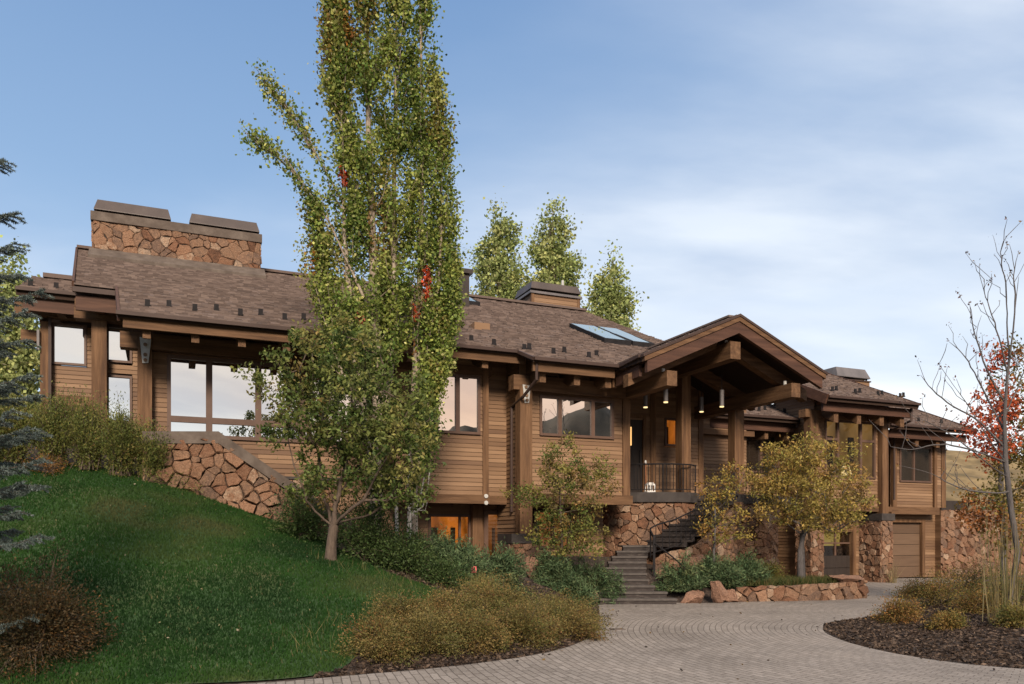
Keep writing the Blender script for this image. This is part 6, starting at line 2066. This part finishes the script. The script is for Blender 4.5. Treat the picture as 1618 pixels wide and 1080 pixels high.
for i, (px, py, Y, r, h, lb) in enumerate([(20, 728, 17.5, .95, 1.5, 'willowy olive shrub partly behind the spruce boughs at the left edge'), (85, 735, 17.8, .95, 1.75, 'willowy olive shrub with orange leaves low down, right of the spruce boughs'), (140, 742, 18.0, .95, 1.75, 'willowy olive shrub below the far left upper window'),
                                          (190, 752, 18.0, .95, 1.75, 'willowy olive shrub below the stacked narrow windows'), (238, 762, 18.2, .80, 1.35, 'rightmost willowy olive shrub beside the stone wall coping'), (-40, 728, 17.0, 1.0, 1.5, 'willowy shrub cut off by the left edge of the view')]):
    shrub('willow_shrub', lb, 'shrub', px, py, Y, r, h, WL, WW, 12000, .056, 540 + i, WG, style='tall', nst=90, asp=.36, cl=.10, upw=.6)
    if i in (1, 4):
        shrub('low_shrub', ['', 'orange brown dying low shrub beneath the willowy shrubs near the spruce', '', '', 'spreading bare-twigged low shrub in front of the stone wall end'][i], 'shrub', [0, 75, 0, 0, 285][i], 745, 17.3 if i == 1 else 18.6, .5 if i == 1 else .75, .55 if i == 1 else .6, [(.30, .13, .03), (.16, .10, .03)] if i == 1 else WL[:3], None, 900 if i == 1 else 2600, .045, 560 + i, None, nst=70, asp=.35)
shrub('barberry_shrub', 'large dark brown shrub with orange tips in the lower left corner', 'shrub', 60, 1045, 9.9, 1.02, 1.18, [(.034, .030, .014), (.060, .044, .018), (.085, .050, .020), (.16, .075, .022)], [.34, .36, .24, .06], 26000, .036, 571, None, nst=90, asp=.42, cl=.13)
shrub('low_shrub', 'yellow green shrub in front of the link garage door', 'shrub', 1210, 908, 23.0, .62, .72, [(.13, .13, .03), (.18, .15, .035), (.08, .09, .022)], None, 4200, .05, 572, None, zb=.36, nst=50)
# planted island on the right
IG = 'shrubs of the planted island'
ip = [(.14, .115, .034), (.22, .165, .044), (.27, .14, .045), (.095, .115, .03), (.28, .12, .042)]
for i, (px, py, Y, r, h, pw_, lb) in enumerate([(1418, 992, 16.0, .56, .62, [.16, .26, .30, .12, .16], 'russet and yellow island shrub nearest the driveway'), (1498, 1008, 14.4, .36, .34, [.2, .4, .2, .18, .02], 'small yellow green island shrub standing alone on the mulch'),
        (1480, 970, 18.6, .80, .82, [.22, .2, .2, .3, .08], 'olive island shrub behind the russet one'), (1550, 985, 16.6, .55, .55, [.2, .3, .26, .2, .04], 'olive gold island shrub right of the small lone one'), (1535, 955, 20.5, 1.1, 1.0, [.25, .18, .12, .42, .03], 'wide green island shrub before the red stone wall'),
        (1600, 960, 18.2, .9, .95, [.22, .16, .12, .48, .02], 'green island shrub around the tall dry stalks'), (1450, 945, 22.0, .7, .6, [.25, .25, .25, .2, .05], 'low brown island shrub before the last garage door'), (1608, 1010, 14.0, .42, .5, [.26, .32, .1, .3, .02], 'yellow green island shrub at the right edge by the stalks')]):
    shrub('island_shrub', lb, 'shrub', px, py, Y, r, h, ip, pw_, 5200, .042, 580 + i, IG, nst=60, asp=.42)
def tuft(name, label, X, Y, z, n, hgt, spread, lean, cols, seed, wid=.012, group=None):
    rg = np.random.default_rng(seed)
    P = np.c_[X + rg.normal(0, spread, n), Y + rg.normal(0, spread, n)]
    o = blades(name, P, np.full(n, z), hgt, wid, lean, pick(rg, cols, n), seed)
    return tag(o, label, 'grass', group)
tuft('ornamental_grass', 'tall dry pale grass stalks on the island at the right edge', gx(1588, 14.8), 14.8, tz(gx(1588, 14.8), 14.8), 70, 1.9, .16, .30, [(.30, .25, .13), (.22, .17, .08), (.16, .15, .06)], 601, .016)
tuft('ornamental_grass', 'pale yellow grass tuft behind the brown spirea, below the marker flag', gx(762, 15.6), 15.6, tz(gx(762, 15.6), 15.6), 260, .48, .12, .8, [(.30, .25, .09), (.22, .19, .06)], 602)
tuft('ornamental_grass', 'pale grass blades at the foot of the pier beside the last garage door', *H(hu(1411, 21.6), 21.6)[:2], 0, 60, .75, .06, .7, [(.30, .24, .12)], 603)
def ground_cover():
    rg = np.random.default_rng(611)
    n = 9000
    P = np.c_[rg.uniform(6.3, 9.7, n), rg.uniform(21.3, 23.6, n)]
    P = P[(poly_sd(P, np.array(ppath + [(6.0, 23.4)])) < -.12)]
    o = blades('grass', P, np.full(len(P), .39), .19, .016, .9, pick(rg, [(.045, .075, .02), (.085, .095, .03), (.15, .12, .045)], len(P)), 612)
    tag(o, 'green grassy ground cover filling the stone planter', 'ground cover', kind='stuff')
    n = 2400
    P = np.c_[rg.uniform(-6, .5, n), rg.uniform(10.5, 15.5, n)]
    sd = poly_sd(P, LAWN)
    P = P[(sd < .05) & (sd > -1.2) & (rg.random(n) < .8)]
    o = blades('grass', P, terrain(P), .20, .006, .7, pick(rg, [(.16, .15, .055), (.25, .21, .09), (.08, .09, .03)], len(P)), 613)
    tag(o, 'long seeding grass along the lawn edge by the brown spirea', 'grass', kind='stuff')
    n = 5000
    V = []
    P = np.c_[rg.uniform(-1.0, 15, n), rg.uniform(9.4, 30, n)]
    sd = poly_sd(P, DRIVE_S)
    P = P[(sd < -.03) & ((rg.random(n) < .035) | ((sd > -.45) & (rg.random(n) < .30)))]
    m = len(P)
    C = np.c_[P, .016 + .012 * rg.random(m)]
    ax = np.c_[rg.normal(size=(m, 2)), rg.normal(size=m) * .15]
    o = leaf_mesh('fallen_leaves', C, .055, pick(rg, [(.05, .035, .025), (.12, .075, .035), (.20, .13, .05), (.03, .024, .02)], m), 'leaf', None, None, rg, .55, dirs=unit(ax), dirw=.85)
    tag(o, 'dry leaves scattered over the paved driveway', 'leaves', kind='stuff')
    n = 90000
    P = np.c_[rg.uniform(-2.4, 12, n), 9.6 + 12 * rg.random(n) ** 1.3]
    sd, s2 = poly_sd(P, DRIVE_S), poly_sd(P, LAWN)
    P = P[(sd > .02) & (s2 > 0) & ((P[:, 0] < 2.6) | (P[:, 0] > 5)) & (P[:, 1] < 19)]
    m = len(P)
    C = np.c_[P, terrain(P) + .005 + .02 * rg.random(m)]
    o = leaf_mesh('mulch_chips', C, .075, pick(rg, [(.045, .030, .022), (.085, .058, .042), (.15, .105, .075), (.028, .02, .016)], m), 'leaf', None, None, rg, .38, dirs=unit(np.c_[rg.normal(size=(m, 2)), .3 * rg.normal(size=m)]), dirw=.8)
    tag(o, 'dark bark chips and twigs covering the planting beds', 'mulch', kind='stuff')
    # white fallen leaves and twigs on the lawn
    n = 170
    P = np.c_[rg.uniform(-14, -.8, n), rg.uniform(9.2, 18.5, n)]
    P = P[poly_sd(P, LAWN) < -.2]
    m = len(P)
    C = np.c_[P, terrain(P) + .06]
    o = leaf_mesh('fallen_leaves', C, .045, pick(rg, [(.34, .30, .20), (.22, .20, .10), (.30, .22, .08)], m), 'leaf', None, None, rg, .6)
    tag(o, 'pale fallen leaves dotted over the dark lawn', 'leaves', kind='stuff')
ground_cover()
# dry grass clumps on the slope past the right end of the house
def slope_bushes():
    rg = np.random.default_rng(621)
    for i, (u, w, r, h) in enumerate([(31.5, 38, .9, .9), (35, 45, 1.3, 1.3), (33.2, 41, 1.0, 1.1), (38, 52, 1.6, 1.6), (31.0, 36.0, .7, .7)]):
        x, y, z = hillside(max(u - 29.9, .01) ** (1 / 1.3) / 70 ** (1 / 1.3), math.sqrt((w - 24.6) / 150))
        shrub('sage_shrub', ['grey green sage shrub nearest the house corner on the dry slope', 'larger grey green sage shrub midway up the dry slope', 'grey green sage shrub between the nearest one and the midway one', 'largest grey green sage shrub highest on the dry slope', 'low sage shrub just above the green bank'][i], 'shrub', CX + F * x / y, 0, y, r, h, [(.07, .075, .035), (.11, .105, .05), (.05, .06, .03)], None, 1500, .12, 630 + i, 'sage shrubs on the slope', zb=z - .05, nst=40)
slope_bushes()
